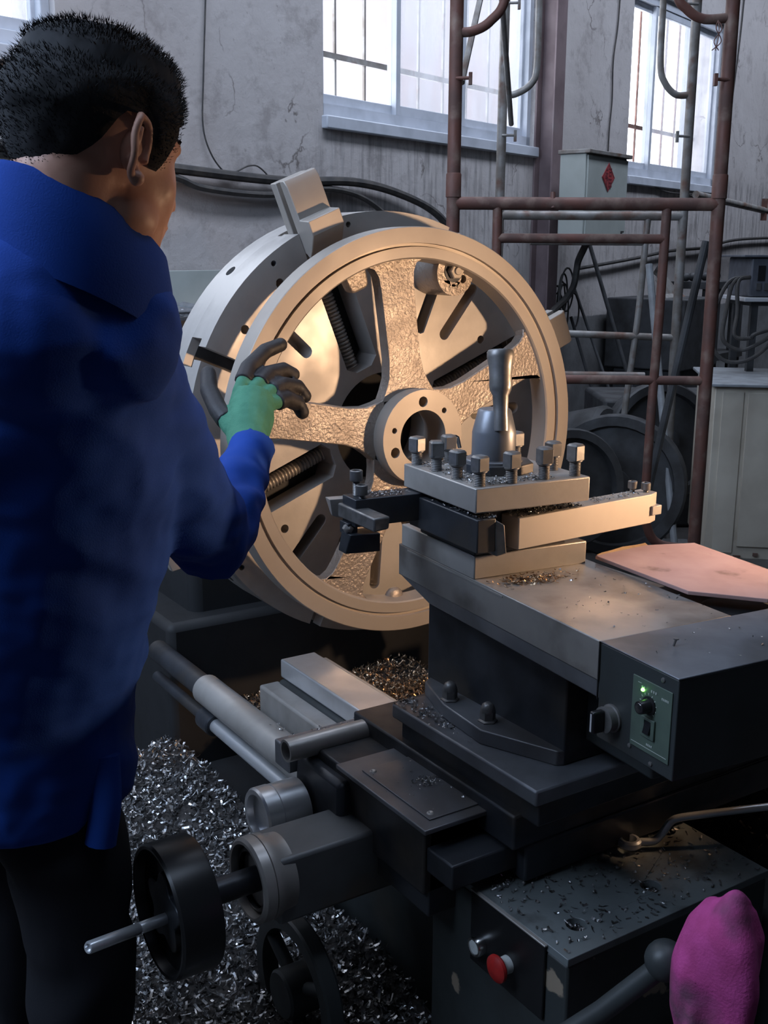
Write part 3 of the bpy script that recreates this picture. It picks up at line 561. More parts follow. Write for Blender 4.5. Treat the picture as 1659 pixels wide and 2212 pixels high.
# ================================================================== CHUCK
t = thing('lathe_chuck', 'large four-jaw lathe chuck with radial slots behind the wheel', 'chuck', (0, 0.21, 0.60))
RC = 0.488
JA = [112, 22, 202, 292]; TA = [157, 67, 247, 337]
def chuck_outer(wj, wt, rj, rt):
    cuts = sorted([(a % 360, wj, rj) for a in JA] + [(a % 360, wt, rt) for a in TA]); out = []
    for i, (a, w, ri) in enumerate(cuts):
        da = math.degrees(math.asin(w / 2 / RC)); c, s_ = math.cos(rad(a)), math.sin(rad(a))
        for (u, v) in ((RC * math.cos(rad(da)), -w / 2), (ri + w * 0.2, -w / 2), (ri, -w * 0.25), (ri, w * 0.25), (ri + w * 0.2, w / 2), (RC * math.cos(rad(da)), w / 2)):
            out.append((u * c - v * s_, u * s_ + v * c))
        na = cuts[(i + 1) % 8]; a2 = na[0] + (360 if i == 7 else 0) - math.degrees(math.asin(na[1] / 2 / RC)); a1 = a + da
        n = 14
        for k in range(1, n): ang = rad(a1 + (a2 - a1) * k / n); out.append((RC * math.cos(ang), RC * math.sin(ang)))
    return out
slots = [stadium(0.262, 0.40, 138, 0.028), stadium(0.255, 0.412, 51.5, 0.028), stadium(0.25, 0.372, 229, 0.028), stadium(0.24, 0.388, 266, 0.028), stadium(0.25, 0.40, 318, 0.028),
         stadium(0.25, 0.40, 3, 0.028), stadium(0.25, 0.40, 178, 0.028)]
holes = [circle(r_ * math.cos(rad(a)), r_ * math.sin(rad(a)), 0.0065, 12) for r_, a in [(0.468, 127), (0.467, 102), (0.468, 37), (0.467, 8), (0.468, 217), (0.467, 187)]] + \
        [circle(r_ * math.cos(rad(a)), r_ * math.sin(rad(a)), 0.010, 14) for r_, a in [(0.427, 128.8), (0.425, 146), (0.337, 218), (0.337, 35), (0.425, 56), (0.18, 345)]]
bore = circle(0, 0, 0.130, 48)
b = MB(); b.plate([chuck_outer(0.084, 0.030, 0.15, 0.235), bore] + slots + holes, spin(0.165), 0.035)
b.plate([chuck_outer(0.084, 0.064, 0.15, 0.235), bore] + slots, spin(0.195), 0.030)
b.plate([chuck_outer(0.100, 0.064, 0.15, 0.235), bore], spin(0.215), 0.020)
b.build('chuck_face', 'chuck', t, bevel=0.0012)
MB().lathe((0, 0.215, 1.1), (0, 1, 0), [(0, 0), (RC, 0), (RC, 0.072), (RC - 0.003, 0.075), (0, 0.075)], 96).build('chuck_body', 'chuck', t)
MB().lathe((0, 0.2147, 1.1), (0, -1, 0), [(0, 0), (0.468, 0), (0.468, 0.0008), (0, 0.0008)], 64).build('slot_floor', 'chuckdark', t)  # thin dark disc painting the slots' depth as shade
MB().lathe((0, 0.2135, 1.1), (0, 1, 0), [(0, 0), (0.1295, 0), (0.1295, -0.004), (0, -0.004)], 40).build('bore_shade', 'void', t)  # flat black disc painted in for the deep shade inside the bore
MB().lathe((0.0, 0.21, 1.1), (0, -1, 0), [(0, 0), (0.018, 0), (0.018, 0.05), (0, 0.09)], 24).build('centre_point', 'bright', t)
for k, ang in enumerate((133, 45, 223, 315)):
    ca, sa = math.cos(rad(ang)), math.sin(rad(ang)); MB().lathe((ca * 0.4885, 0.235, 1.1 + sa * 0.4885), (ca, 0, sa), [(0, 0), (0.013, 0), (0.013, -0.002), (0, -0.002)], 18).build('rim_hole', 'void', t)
for a in JA:
    ca, sa = math.cos(rad(a)), math.sin(rad(a)); p0 = (ca * 0.13, 0.187, 1.1 + sa * 0.13); p1 = (ca * 0.46, 0.187, 1.1 + sa * 0.46)
    d = Vector((ca, 0, sa)); L = 0.33; n = 38; prof = [(0, 0)]
    for i in range(n): prof += [(0.0125, L * i / n), (0.0165, L * (i + 0.3) / n), (0.0165, L * (i + 0.6) / n)]
    prof += [(0.012, L), (0, L)]
    MB().lathe(p0, d, prof, 18).build('jaw_screw', 'steel', t)
def jaw(a, shift):
    ca, sa = math.cos(rad(a)), math.sin(rad(a)); D = Vector((ca, 0, sa)); S = Vector((-sa, 0, ca))
    F = local((0, 0, 1.1), D, (0, 1, 0), D.cross(Vector((0, 1, 0))))   # local x radial, y = +Y, z across
    r0 = 0.44 + shift; w = 0.041
    b = MB()
    # side profile polygon (radial, y): front plate with step, then prongs at the back
    prof = [(r0, 0.128), (r0 - 0.012, 0.118), (r0 + 0.005, 0.100), (r0 + 0.040, 0.072), (r0 + 0.072, 0.072), (r0 + 0.074, 0.108), (r0 + 0.145, 0.110), (r0 + 0.160, 0.118), (r0 + 0.160, 0.136), (r0, 0.136)]
    b.prism(prof, F @ Matrix.Translation((0, 0, -w)), 2 * w)
    b.box((r0 - 0.06, 0.126, -0.012), (r0 + 0.150, 0.160, 0.012), F)
    b.box((r0 - 0.01, 0.156, -w), (r0 + 0.157, 0.180, w), F)
    return b.build('jaw', 'turned', t, bevel=0.002)
jaw(112, 0); jaw(22, -0.012); jaw(202, 0.0); jaw(292, 0)

t = thing('balance_weight', 'round iron balance weight bolted onto the chuck slot', 'weight', (0.124, 0.08, 1.41))
b = MB(); b.plate([circle(0, 0, 0.050, 40), circle(0.022, -0.013, 0.009, 14), stadium(0.024, 0.030, 262, 0.022)], Matrix.Translation((0.124, 0, 0.353)) @ spin(0.045), 0.012)
b.cyl((0.124, 0.045, 1.453), (0.124, 0.131, 1.453), 0.050, seg=40); b.build('weight_body', 'cast', t, bevel=0.001)
MB().lathe((0.119, 0.034, 1.458), (0, -1, 0), [(0, 0), (0.025, 0), (0.025, 0.003), (0.012, 0.0035), (0, 0.0035)], 28).build('washer', 'oily', t)
MB().lathe((0.119, 0.030, 1.458), (0, -1, 0), [(0, 0), (0.019, 0), (0.019, 0.011), (0.0165, 0.013), (0, 0.013)], 6).build('nut', 'turned', t, smooth=15)
MB().cyl((0.119, 0.03, 1.458), (0.119, 0.013, 1.458), 0.0085, seg=18, ch=0.001).build('stud', 'turned', t)

# ================================================================== WHEEL
t = thing('cast_wheel', 'big five-spoked cast iron wheel clamped in the lathe, turned rim', 'wheel', (0, 0.02, 0.648))
RW = 0.4525
rim = MB().lathe((0, 0, 1.1), (0, 1, 0), [(0.388, 0.004), (0.385, 0.007), (0.380, 0.05), (0.383, 0.054), (RW - 0.002, 0.054), (RW, 0.052), (RW, 0.0015), (RW - 0.0015, 0.0), (0.4185, 0.0),
      (0.4178, 0.010), (0.411, 0.0105), (0.4103, 0.004), (0.388, 0.004)], 160)
rim.build('rim', 'turned', t, smooth=30)
for k in range(5):
    a = 25.5 + 72 * k; ca, sa = math.cos(rad(a)), math.sin(rad(a)); poly = []
    def e(u, v): return (u * ca - v * sa, u * sa + v * ca)
    up_ = [(0.088, 0.070), (0.108, 0.058), (0.135, 0.046), (0.175, 0.0405), (0.25, 0.041), (0.33, 0.0425), (0.355, 0.045), (0.372, 0.054), (0.3795, 0.072)]
    lo_ = [(u, -v) for u, v in reversed(up_)]
    arc = [(0.388 * math.cos(x_), 0.388 * math.sin(x_)) for x_ in [0.18 * (1 - i / 4) for i in range(9)]]
    poly = [e(*p) for p in up_] + [e(*p) for p in arc] + [e(*p) for p in lo_] + [e(0.088, 0)]
    b = MB(); b.plate([poly], spin(0.046), 0.032); so = b.build('spoke', 'cast', t, bevel=0.005)
hub = MB(); hl = [circle(0.079 * math.cos(rad(x_)), 0.079 * math.sin(rad(x_)), q, 18) for x_, q in [(91, 0.0115), (201, 0.0115), (311, 0.0115), (165, 0.0062), (45, 0.0062), (285, 0.0062)]]
hub.plate([circle(0, 0, 0.106, 72), circle(0, 0, 0.0605, 56)] + hl, spin(0.0), 0.028)
hub.plate([circle(0, 0, 0.104, 72), circle(0, 0, 0.0605, 56)], spin(0.055), 0.055)
hub.build('hub', 'turned', t, bevel=0.0012)
a = 112.5; ca, sa = math.cos(rad(a)), math.sin(rad(a))
F = local((0, 0, 1.1), (ca, 0, sa), (-sa, 0, ca), (0, -1, 0))
MB().prism([(0.352, -0.022), (0.346, -0.015), (0.346, 0.018), (0.352, 0.025), (0.392, 0.030), (0.392, -0.030)], F @ Matrix.Translation((0, 0, -0.046)), 0.028).build('rim_boss', 'cast', t, bevel=0.005)
F = local((0, 0, 1.1), (math.cos(rad(261)), 0, math.sin(rad(261))), (-math.sin(rad(261)), 0, math.cos(rad(261))), (0, -1, 0))
MB().ball((0.385 * math.cos(rad(266)), 0.045, 1.1 + 0.385 * math.sin(rad(266))), 0.024, 16, 10, (1, 0.6, 1)).build('rim_boss', 'cast', t)

# ================================================================== CARRIAGE (saddle, cross slide)
t = thing('lathe_saddle', 'oily saddle with flat cover plate astride the lathe bed', 'saddle', (-0.45, -0.7, 0.5))
MB().box((-0.561, -0.435, 0.612), (-0.25, -0.381, 0.658)).build('front_wing', 'slide', t, bevel=0.003)
for x in (-0.515, -0.335):
    MB().lathe((x, -0.408, 0.658), (0, 0, 1), [(0, 0.001), (0.010, 0.001), (0.0105, 0.0002), (0.017, 0.0002), (0.0175, 0.0012), (0, 0.0012)], 24).build('wing_screw', 'slide', t)
b = MB(); b.box((-0.43, -0.885, 0.644), (0.36, -0.435, 0.700)).box((-0.53, -0.80, 0.56), (-0.405, -0.44, 0.672)).box((-0.405, -0.885, 0.585), (0.36, -0.73, 0.644)); b.build('saddle_body', 'oily', t, bevel=0.004)
MB().box((-0.543, -0.821, 0.673), (-0.375, -0.566, 0.681)).build('cover_plate', 'slide', t, bevel=0.0015)
MB().box((-0.520, -0.800, 0.681), (-0.375, -0.610, 0.6835)).build('inner_cover', 'slide', t, bevel=0.001)
for x, y in ((-0.508, -0.625), (-0.508, -0.785)): MB().lathe((x, y, 0.6835), (0, 0, 1), [(0, 0.0005), (0.002, 0.0015), (0.004, 0.002), (0.0055, 0.0008), (0.006, 0)], 14).build('cover_screw', 'steel', t)
b = MB(); b.box((-0.525, -0.865, 0.60), (-0.34, -0.80, 0.640)).box((-0.52, -0.80, 0.52), (-0.36, -0.60, 0.665)); b.build('step_ledge', 'oily', t, bevel=0.003)
MB().hexa([(-0.56, -0.60, 0.50), (-0.50, -0.60, 0.50), (-0.50, -0.44, 0.50), (-0.56, -0.44, 0.50), (-0.55, -0.59, 0.655), (-0.46, -0.59, 0.655), (-0.46, -0.44, 0.655), (-0.55, -0.44, 0.655)]).build('wing_web', 'oily', t, bevel=0.01)

t = thing('handle_tube', 'hollow greasy steel tube lying across the saddle front', 'tube', (-0.42, -0.49, 0.65))
b = MB(); A = Vector((-0.585, -0.470, 0.676)); Bp = Vector((-0.30, -0.470, 0.676)); L = (Bp - A).length
b.lathe(A, Bp - A, [(0.0155, 0), (0.0195, 0), (0.020, 0.001), (0.020, L), (0, L), (0, 0.06), (0.0155, 0.06), (0.0155, 0)], 32); b.build('tube_body', 'steel', t)

t = thing('cross_slide', 'long oily cross slide plate on the saddle with clamp wedge', 'slide', (-0.2, -0.75, 0.70))
MB().box((-0.430, -0.930, 0.735), (0.45, -0.560, 0.760)).build('slide_plate', 'slide', t, bevel=0.0035)
MB().box((-0.415, -0.920, 0.695), (0.44, -0.568, 0.735)).build('dovetail', 'oily', t, bevel=0.003)
b = MB(); mm = Matrix.Translation((0, 0, 0.760)); b.prism([(-0.34, -0.545), (-0.362, -0.560), (-0.392, -0.655), (-0.402, -0.765), (-0.352, -0.885), (-0.34, -0.89)], mm, 0.024)
b.build('clamp_wedge', 'slide', t, bevel=0.002)
for y in (-0.645, -0.745):
    f = MB(); f.lathe((-0.372, y, 0.784), (0, 0, 1), [(0, 0), (0.0155, 0), (0.016, 0.002), (0.0125, 0.004), (0.0125, 0.018)], 6)
    f.lathe((-0.372, y, 0.800), (0, 0, 1), [(0.0120, 0), (0.0118, 0.005), (0.009, 0.012), (0.004, 0.0155), (0, 0.016)], 20); f.build('acorn_nut', 'bolt', t)

t = thing('slide_riser', 'tall dark riser block under the compound slide', 'block', (-0.2, -0.7, 0.76))
b = MB(); b.box((-0.343, -0.890, 0.760), (-0.02, -0.540, 0.955)); b.build('riser_block', 'oily', t, bevel=0.003)

# ================================================================== COMPOUND SLIDE with motor drive (frame G)
t = thing('compound_slide', 'worn steel top slide table with chips beside the tool post', 'slide', (0.13, 0, 0.93), G)
b = MB(G); b.box((0.019, -0.277, 0.955), (0.248, 0.272, 1.010)); b.build('slide_table', 'tabletop', t, bevel=0.0018)
b = MB(G)
b.hexa([(0.030, -0.270, 0.925), (0.24, -0.270, 0.925), (0.24, 0.185, 0.925), (0.030, 0.185, 0.925), (0.020, -0.277, 0.956), (0.247, -0.277, 0.956), (0.247, 0.271, 0.956), (0.020, 0.271, 0.956)])
b.build('slide_underside', 'slide', t, bevel=0.002)
b = MB(G); b.box((0.0188, 0.029, 1.0095), (0.232, 0.262, 1.047)); b.build('tool_block', 'steel', t, bevel=0.002)
MB(G).box((0.0180, -0.05, 1.004), (0.0205, 0.24, 1.0065)).build('gib_strip', 'steel', t)

t = thing('feed_drive_box', 'black motorised feed box with green control panel and knobs', 'control box', (0.15, -0.35, 0.878), G)
b = MB(G); b.box((0.019, -0.424, 0.878), (0.36, -0.279, 1.0085)); b.build('box_body', 'machine', t, bevel=0.0015)
MB(G).box((0.0185, -0.4245, 1.0085), (0.36, -0.2785, 1.011)).build('lid', 'slide', t, bevel=0.001)
pf = local((0.019, 0, 0), (0, -1, 0), (0, 0, 1), (-1, 0, 0))     # local x = towards the camera along the side, z = outwards
pn = MB(G); pn.box((0.346, 0.897, 0), (0.4165, 0.990, 0.0018), pf); po = pn.build('control_panel', 'panel', t, bevel=0.0006)
def on(b_, x, z, w, h, o=0.0019, th=0.0005): b_.box((x - w / 2, z - h / 2, o), (x + w / 2, z + h / 2, o + th), pf)
mk = MB(G)
for k in range(11):
    a = rad(225 - 27 * k); r0, r1 = 0.0128, 0.0155; cxk, czk = 0.376, 0.960
    p0 = (cxk + r0 * math.cos(a), czk + r0 * math.sin(a)); p1 = (cxk + r1 * math.cos(a), czk + r1 * math.sin(a)); nx, nz_ = -math.sin(a) * 0.0006, math.cos(a) * 0.0006
    mk.prism([(p0[0] - nx, p0[1] - nz_), (p1[0] - nx, p1[1] - nz_), (p1[0] + nx, p1[1] + nz_), (p0[0] + nx, p0[1] + nz_)], pf @ Matrix.Translation((0, 0, 0.0019)), 0.0004)
for x in (0.364, 0.368, 0.381, 0.385, 0.389): on(mk, x, 0.9795, 0.0022, 0.003)
for k in range(5): on(mk, 0.400 + k * 0.0026, 0.9765, 0.0018, 0.0028)
for k in range(4): on(mk, 0.378 + k * 0.0028, 0.9085, 0.002, 0.0026)
mk.build('tick_marks', 'panelmark', po)
ml = MB(G); on(ml, 0.381, 0.9035, 0.064, 0.0006); ml.build('printed_line', 'panelmark', po)
ml = MB(G); on(ml, 0.359, 0.9835, 0.006, 0.0006); ml.build('printed_dash', 'panelmark', po)
MB(G).lathe((0.0172, -0.366, 0.9765), (-1, 0, 0), [(0, 0), (0.0024, 0), (0.0024, 0.0015), (0.0015, 0.003), (0, 0.0034)], 14).build('green_lamp', 'led', po)
kn = MB(G).lathe((0.0172, -0.378, 0.960), (-1, 0, 0), [(0, 0), (0.0118, 0), (0.0118, 0.002), (0.0090, 0.003), (0.0082, 0.016), (0.0078, 0.0168), (0, 0.0168)], 28).build('speed_knob', 'black', po)
MB(G).lathe((0.0004, -0.378, 0.960), (-1, 0, 0), [(0, 0), (0.0062, 0), (0.006, 0.0006), (0, 0.0007)], 24).build('knob_cap', 'chrome', kn)
sw = MB(G); sw.plate([[(0.3675, 0.918), (0.3915, 0.918), (0.3915, 0.944), (0.3675, 0.944)], [(0.3735, 0.9235), (0.3855, 0.9235), (0.3855, 0.9405), (0.3735, 0.9405)]], pf @ Matrix.Translation((0, 0, 0.0018)), 0.003)
swo = sw.build('switch_bezel', 'panel', po, bevel=0.0006)
MB(G).hexa([(0.0172, -0.3850, 0.924), (0.0172, -0.3740, 0.924), (0.0110, -0.3740, 0.924), (0.0110, -0.3850, 0.924), (0.0172, -0.3850, 0.940), (0.0172, -0.3740, 0.940), (0.0155, -0.3740, 0.940), (0.0155, -0.3850, 0.940)]).build('rocker', 'black', swo, bevel=0.0005)
kk = MB(G); kk.lathe((0.019, -0.309, 0.916), (-1, 0, 0), [(0, 0), (0.0185, 0), (0.0185, 0.003), (0.0165, 0.004), (0.0165, 0.012), (0.0172, 0.0125), (0.0172, 0.015), (0.015, 0.0158), (0, 0.0158)], 32)
ko = kk.build('selector_switch', 'bolt', t)
kb = MB(G); kb.box((-0.0155, -0.3135, 0.901), (0.0035, -0.3045, 0.931)); kb.build('selector_grip', 'black', ko, bevel=0.0025)
MB(G).box((-0.0160, -0.3105, 0.904), (-0.0154, -0.3075, 0.928)).build('pointer_stripe', 'paper', ko)
for y, z in ((-0.398, 1.0), (-0.385, 0.885), (-0.345, 0.893)):
    MB(G).lathe((0.0190, y, z), (-1, 0, 0), [(0, 0), (0.0032, 0), (0.0030, 0.0015), (0.001, 0.0022), (0, 0.0022)], 12).build('box_screw', 'bolt', t)
b = MB(G); b.cyl((0.09, -0.335, 1.011), (0.092, -0.337, 1.020), 0.0016, seg=8).cyl((0.092, -0.337, 1.020), (0.092, -0.337, 1.0215), 0.0036, seg=10)
tag(b.build('loose_screw', 'bolt'), 'small screw standing upright on the feed box lid', 'screw')
MB(G).box((0.018, -0.278, 0.93), (0.0195, -0.276, 1.01)).build('seam', 'black', t)
b = MB(G); b.box((0.12, -0.278, 0.79), (0.44, -0.05, 0.953)).box((0.262, -0.278, 0.953), (0.44, -0.06, 0.984)); b.build('belt_housing_light_block', 'machine', t, bevel=0.004)  # housing deepened and widened, unseen below, to keep lamp light off the riser
b = MB(G); b.lathe((0.315, -0.222, 0.985), (0, 0, 1), [(0, 0), (0.052, 0), (0.052, 0.010), (0.048, 0.012), (0, 0.012)], 40); b.build('belt_pulley', 'black', t)

pk = MB(G); mm = Matrix.Translation((0, 0, 1.0135)); poly = [(0.252, 0.030), (0.252, -0.185), (0.327, -0.266), (0.44, -0.235), (0.455, 0.02), (0.37, 0.045)]
pk.prism(poly, mm, 0.006)
t = thing('plywood_board', 'pink faced plywood offcut lying beside the top slide', 'board', (0.34, -0.1, 1.012), G)
pk.build('board_panel', 'wood', t, bevel=0.0008)
e_ = MB(G); e_.plate([[(0.262, 0.030), (0.30, 0.034), (0.345, 0.040), (0.375, 0.046), (0.38, 0.058), (0.355, 0.055), (0.33, 0.056), (0.30, 0.047), (0.275, 0.042), (0.258, 0.034)]], Matrix.Translation((0, 0, 1.0135)), 0.0055)
e_.build('splintered_edge', 'woodedge', t)

# ================================================================== TOOL POST (frame G)
t = thing('tool_post', 'square four-way steel tool post with clamp screws and lever', 'tool post', (0.105, 0.11, 1.047), G)
MB(G).box((0, 0, 1.1215), (0.21, 0.222, 1.160)).build('top_plate', 'steel', t, bevel=0.0022)
b = MB(G); b.box((0.040, 0.045, 1.056), (0.172, 0.18, 1.1215)).box((0.02, 0.03, 1.047), (0.19, 0.20, 1.056)); b.build('core_block', 'oily', t, bevel=0.002)
def screw_at(x, y, zb, h, parent, s=0.0122, thr=0.0090, name='clamp_screw', rz=0.0):
    b = MB(G)
    hs = h * 0.56; prof = [(0, 0)] ; n = int((h - hs) / 0.0024)
    for i in range(n): prof += [(thr - 0.0009, (h - hs) * i / n), (thr, (h - hs) * (i + 0.35) / n), (thr, (h - hs) * (i + 0.6) / n)]
    prof += [(thr - 0.001, h - hs), (0, h - hs)]
    b.lathe((x, y, zb), (0, 0, 1), prof, 18)
    b.lathe((x, y, zb + h - hs), (0, 0, 1), [(0, 0), (thr + 0.0012, 0), (thr + 0.0028, 0.0012), (thr + 0.0028, 0.003), (thr, 0.004), (0, 0.004)], 18)
    Rm = Matrix.Translation((x, y, zb + h - hs + 0.003)) @ Matrix.Rotation(rz, 4, 'Z'); z1 = hs - 0.003; c_ = 0.0022
    q = [(-s + c_, -s), (s - c_, -s), (s, -s + c_), (s, s - c_), (s - c_, s), (-s + c_, s), (-s, s - c_), (-s, -s + c_)]; q = [(a_ * 0.86, b_ * 0.86) for a_, b_ in q]
    vs = [(a_, b_, 0) for a_, b_ in q] + [(a_, b_, z1 - 0.003) for a_, b_ in q] + [(a_ * 0.78, b_ * 0.78, z1) for a_, b_ in q]
    fs = [tuple(reversed(range(8))), tuple(range(16, 24))] + [(i, (i + 1) % 8, 8 + (i + 1) % 8, 8 + i) for i in range(8)] + [(8 + i, 8 + (i + 1) % 8, 16 + (i + 1) % 8, 16 + i) for i in range(8)]
    b.add(vs, fs, Rm); return b.build(name, 'bolt', parent)
for x, y, h, r_ in [(0.016, 0.207, 0.046, 0.3), (0.018, 0.147, 0.048, -0.3), (0.016, 0.080, 0.044, 0.2), (0.016, 0.016, 0.046, 0.15), (0.071, 0.013, 0.048, 0.1), (0.133, 0.016, 0.050, -0.1), (0.193, 0.018, 0.050, 0.2),
                    (0.075, 0.205, 0.045, -0.1), (0.192, 0.180, 0.046, 0.1), (0.190, 0.072, 0.046, 0.0)]:
    screw_at(x, y, 1.160, h, t, rz=r_)
b = MB(G); b.lathe((0.108, 0.108, 1.160), (0, 0, 1), [(0, 0), (0.058, 0), (0.058, 0.014), (0.056, 0.016), (0, 0.016)], 8); b.build('indexing_ring', 'oily', t, bevel=0.001)
MB(G).lathe((0.100, 0.108, 1.176), (0, 0, 1), [(0, 0), (0.046, 0), (0.046, 0.003), (0.044, 0.0045), (0, 0.0045)], 40).build('washer', 'slide', t)
lv = MB(G).lathe((0.100, 0.108, 1.180), (0, 0, 1), [(0, 0), (0.0345, 0), (0.0350, 0.002), (0.0348, 0.042), (0.034, 0.046), (0.0265, 0.076), (0.024, 0.079), (0, 0.080)], 48).build('lever_hub', 'slide', t)
hb = MB(G); ax0 = Vector((0.094, 0.080, 1.228)); ax1 = Vector((0.104, 0.103, 1.352)); d_ = ax1 - ax0; L = d_.length
hb.lathe(ax0, d_, [(0, 0), (0.012, 0), (0.0125, 0.004), (0.0115, 0.03), (0.0125, 0.055), (0.0165, 0.063), (0.0178, 0.070), (0.0175, 0.085), (0.0185, 0.100), (0.0210, L - 0.012), (0.0210, L - 0.004), (0.019, L - 0.001), (0.012, L), (0, L)], 36)
hb.build('lever_handle', 'bolt', lv)
k = MB(G); k.tube(bez([(0.050, 0.185, 1.163), (0.055, 0.205, 1.163), (0.075, 0.222, 1.166), (0.10, 0.218, 1.172), (0.118, 0.20, 1.19), (0.1215, 0.197, 1.199), (0.126, 0.194, 1.197), (0.128, 0.192, 1.175)], 6), 0.003, 6)
k2 = MB(G).tube([(0.045, 0.200, 1.1635), (0.075, 0.215, 1.180), (0.094, 0.222, 1.196), (0.099, 0.223, 1.198), (0.103, 0.223, 1.196), (0.107, 0.222, 1.178)], 0.0032, 6)
tag(k2.build('hex_key', 'chrome', smooth=20), 'bright bent hex key lying on the tool post', 'hex key')

# right boring-bar holder
HF = G @ Matrix.Translation((0.080, 0.002, 0)) @ Matrix.Rotation(rad(8.3), 4, 'Z')
t = thing('tool_holder', 'long warm-lit steel tool holder bar sticking out right', 'tool holder', (0.16, 0.02, 1.056), HF)
HF2 = HF
b = MB(HF2); b.hexa([(0, 0, 1.0565), (0.300, 0, 1.0565), (0.312, 0.015, 1.0565), (0.0, 0.040, 1.0565), (0, 0, 1.1065), (0.300, 0, 1.1065), (0.318, 0.010, 1.1065), (0.0, 0.040, 1.1065)])
b = MB(HF2); b.prism([(0, 0), (0.300, 0), (0.322, 0.008), (0.322, 0.040), (0, 0.040)], Matrix.Translation((0, 0, 1.0565)), 0.050)
b.build('bar_body', 'turned', t, bevel=0.0012)
MB(HF2).box((0.300, -0.0035, 1.070), (0.323, 0.010, 1.086)).build('cutting_insert', 'steel', t, bevel=0.001)
def cap_screw(fr, x, y, zb, h, hr, parent):
    b = MB(fr); prof = [(0, 0)]; n = max(2, int((h) / 0.0018))
    for i in range(n): prof += [(hr * 0.5, h * i / n), (hr * 0.57, h * (i + 0.4) / n)]
    prof += [(hr * 0.5, h), (0, h)]; b.lathe((x, y, zb), (0, 0, 1), prof, 16)
    b.lathe((x, y, zb + h), (0, 0, 1), [(0, 0), (hr * 0.96, 0), (hr, 0.001), (hr, hr * 1.5), (hr * 0.9, hr * 1.6), (hr * 0.62, hr * 1.6), (hr * 0.60, hr * 0.9), (0, hr * 0.85)], 20)
    return b.build('cap_screw', 'bolt', parent)
cap_screw(HF2, 0.285, 0.030, 1.1065, 0.007, 0.0078, t); cap_screw(HF2, 0.305, 0.018, 1.1065, 0.004, 0.0078, t)

# near stub tool under the post
t = thing('tool_holder', 'short broken black tool shank clamped under the near corner', 'tool holder', (0.01, 0.09, 1.054), G)
b = MB(G); b.box((-0.001, -0.008, 1.062), (0.032, 0.200, 1.114)); b.build('shank', 'oily', t, bevel=0.002)
b = MB(G); b.hexa([(0.032, -0.012, 1.055), (0.050, -0.012, 1.058), (0.050, 0.025, 1.058), (0.030, 0.03, 1.055), (0.030, -0.006, 1.112), (0.042, -0.016, 1.104), (0.052, 0.02, 1.100), (0.030, 0.03, 1.112)])
b.build('broken_tip', 'bolt', t, bevel=0.002)

# left holder reaching towards the operator
t = thing('tool_holder', 'black threading tool holder reaching left with clamped tip', 'tool holder', (-0.06, 0.18, 1.05), G)
b = MB(G); b.box((-0.115, 0.168, 1.076), (0.06, 0.216, 1.1205)); b.build('holder_bar', 'oily', t, bevel=0.0015)
b = MB(G); b.hexa([(-0.128, 0.178, 1.032), (-0.074, 0.162, 1.034), (-0.074, 0.205, 1.034), (-0.128, 0.205, 1.032), (-0.122, 0.172, 1.064), (-0.074, 0.162, 1.064), (-0.074, 0.205, 1.064), (-0.122, 0.205, 1.064)]); b.box((-0.122, 0.182, 1.060), (-0.104, 0.212, 1.080)); b.build('lower_jaw', 'oily', t, bevel=0.0015)
b = MB(G); b.hexa([(-0.118, 0.098, 1.084), (-0.090, 0.102, 1.086), (-0.092, 0.215, 1.084), (-0.120, 0.224, 1.082), (-0.118, 0.098, 1.106), (-0.088, 0.102, 1.106), (-0.092, 0.215, 1.106), (-0.120, 0.224, 1.106)]); b.build('clamp_bar', 'bolt', t, bevel=0.003)
MB(G).hexa([(-0.124, 0.236, 1.082), (-0.112, 0.232, 1.078), (-0.106, 0.246, 1.078), (-0.120, 0.250, 1.082), (-0.130, 0.232, 1.110), (-0.100, 0.228, 1.110), (-0.098, 0.250, 1.110), (-0.128, 0.254, 1.110)]).build('cutting_tip', 'steel', t, bevel=0.0008)
MB(G).lathe((-0.117, 0.195, 1.070), (-0.2, -1, 0.1), [(0, 0), (0.008, 0), (0.008, 0.012), (0, 0.016)], 6).build('clamp_nut', 'steel', t)
cap_screw(G, -0.098, 0.200, 1.1205, 0.024, 0.0105, t); cap_screw(G, -0.100, 0.176, 1.1205, 0.006, 0.0098, t)

# ================================================================== APRON, HAND WHEEL
t = thing('apron_box', 'grey apron cover littered with chips at the lower right', 'machine cover', (-0.27, -0.93, 0.30))
outer = [(-0.470, -1.052), (-0.060, -1.052), (-0.060, -0.74), (-0.470, -0.74)]
b = MB(); b.plate([outer, circle(-0.405, -0.998, 0.0155, 28), circle(-0.245, -0.985, 0.0155, 28), circle(-0.105, -0.88, 0.018, 24)], Matrix.Translation((0, 0, 0.568)), 0.012); b.build('top_plate', 'apron', t, bevel=0.001)
MB().box((-0.469, -1.0505, 0.25), (-0.061, -0.74, 0.5675)).build('apron_body', 'apronside', t, bevel=0.004)
bp = MB().box((-0.4745, -1.010, 0.46), (-0.4695, -0.845, 0.578)).build('button_plate', 'black', t, bevel=0.002)
MB().box((-0.4760, -1.012, 0.5765), (-0.4690, -0.845, 0.5795)).build('plate_lip', 'steel', bp, bevel=0.001)
bw = MB().lathe((-0.4745, -0.872, 0.500), (-1, 0, 0), [(0, 0), (0.0155, 0), (0.0155, 0.012), (0.0140, 0.0145), (0.0115, 0.0145), (0.0115, 0.012), (0, 0.012)], 28).build('button_ring', 'chrome', bp)
MB().lathe((-0.4865, -0.872, 0.500), (-1, 0, 0), [(0, 0), (0.0110, 0), (0.0105, 0.0015), (0, 0.002)], 24).build('white_button', 'whitebtn', bw)
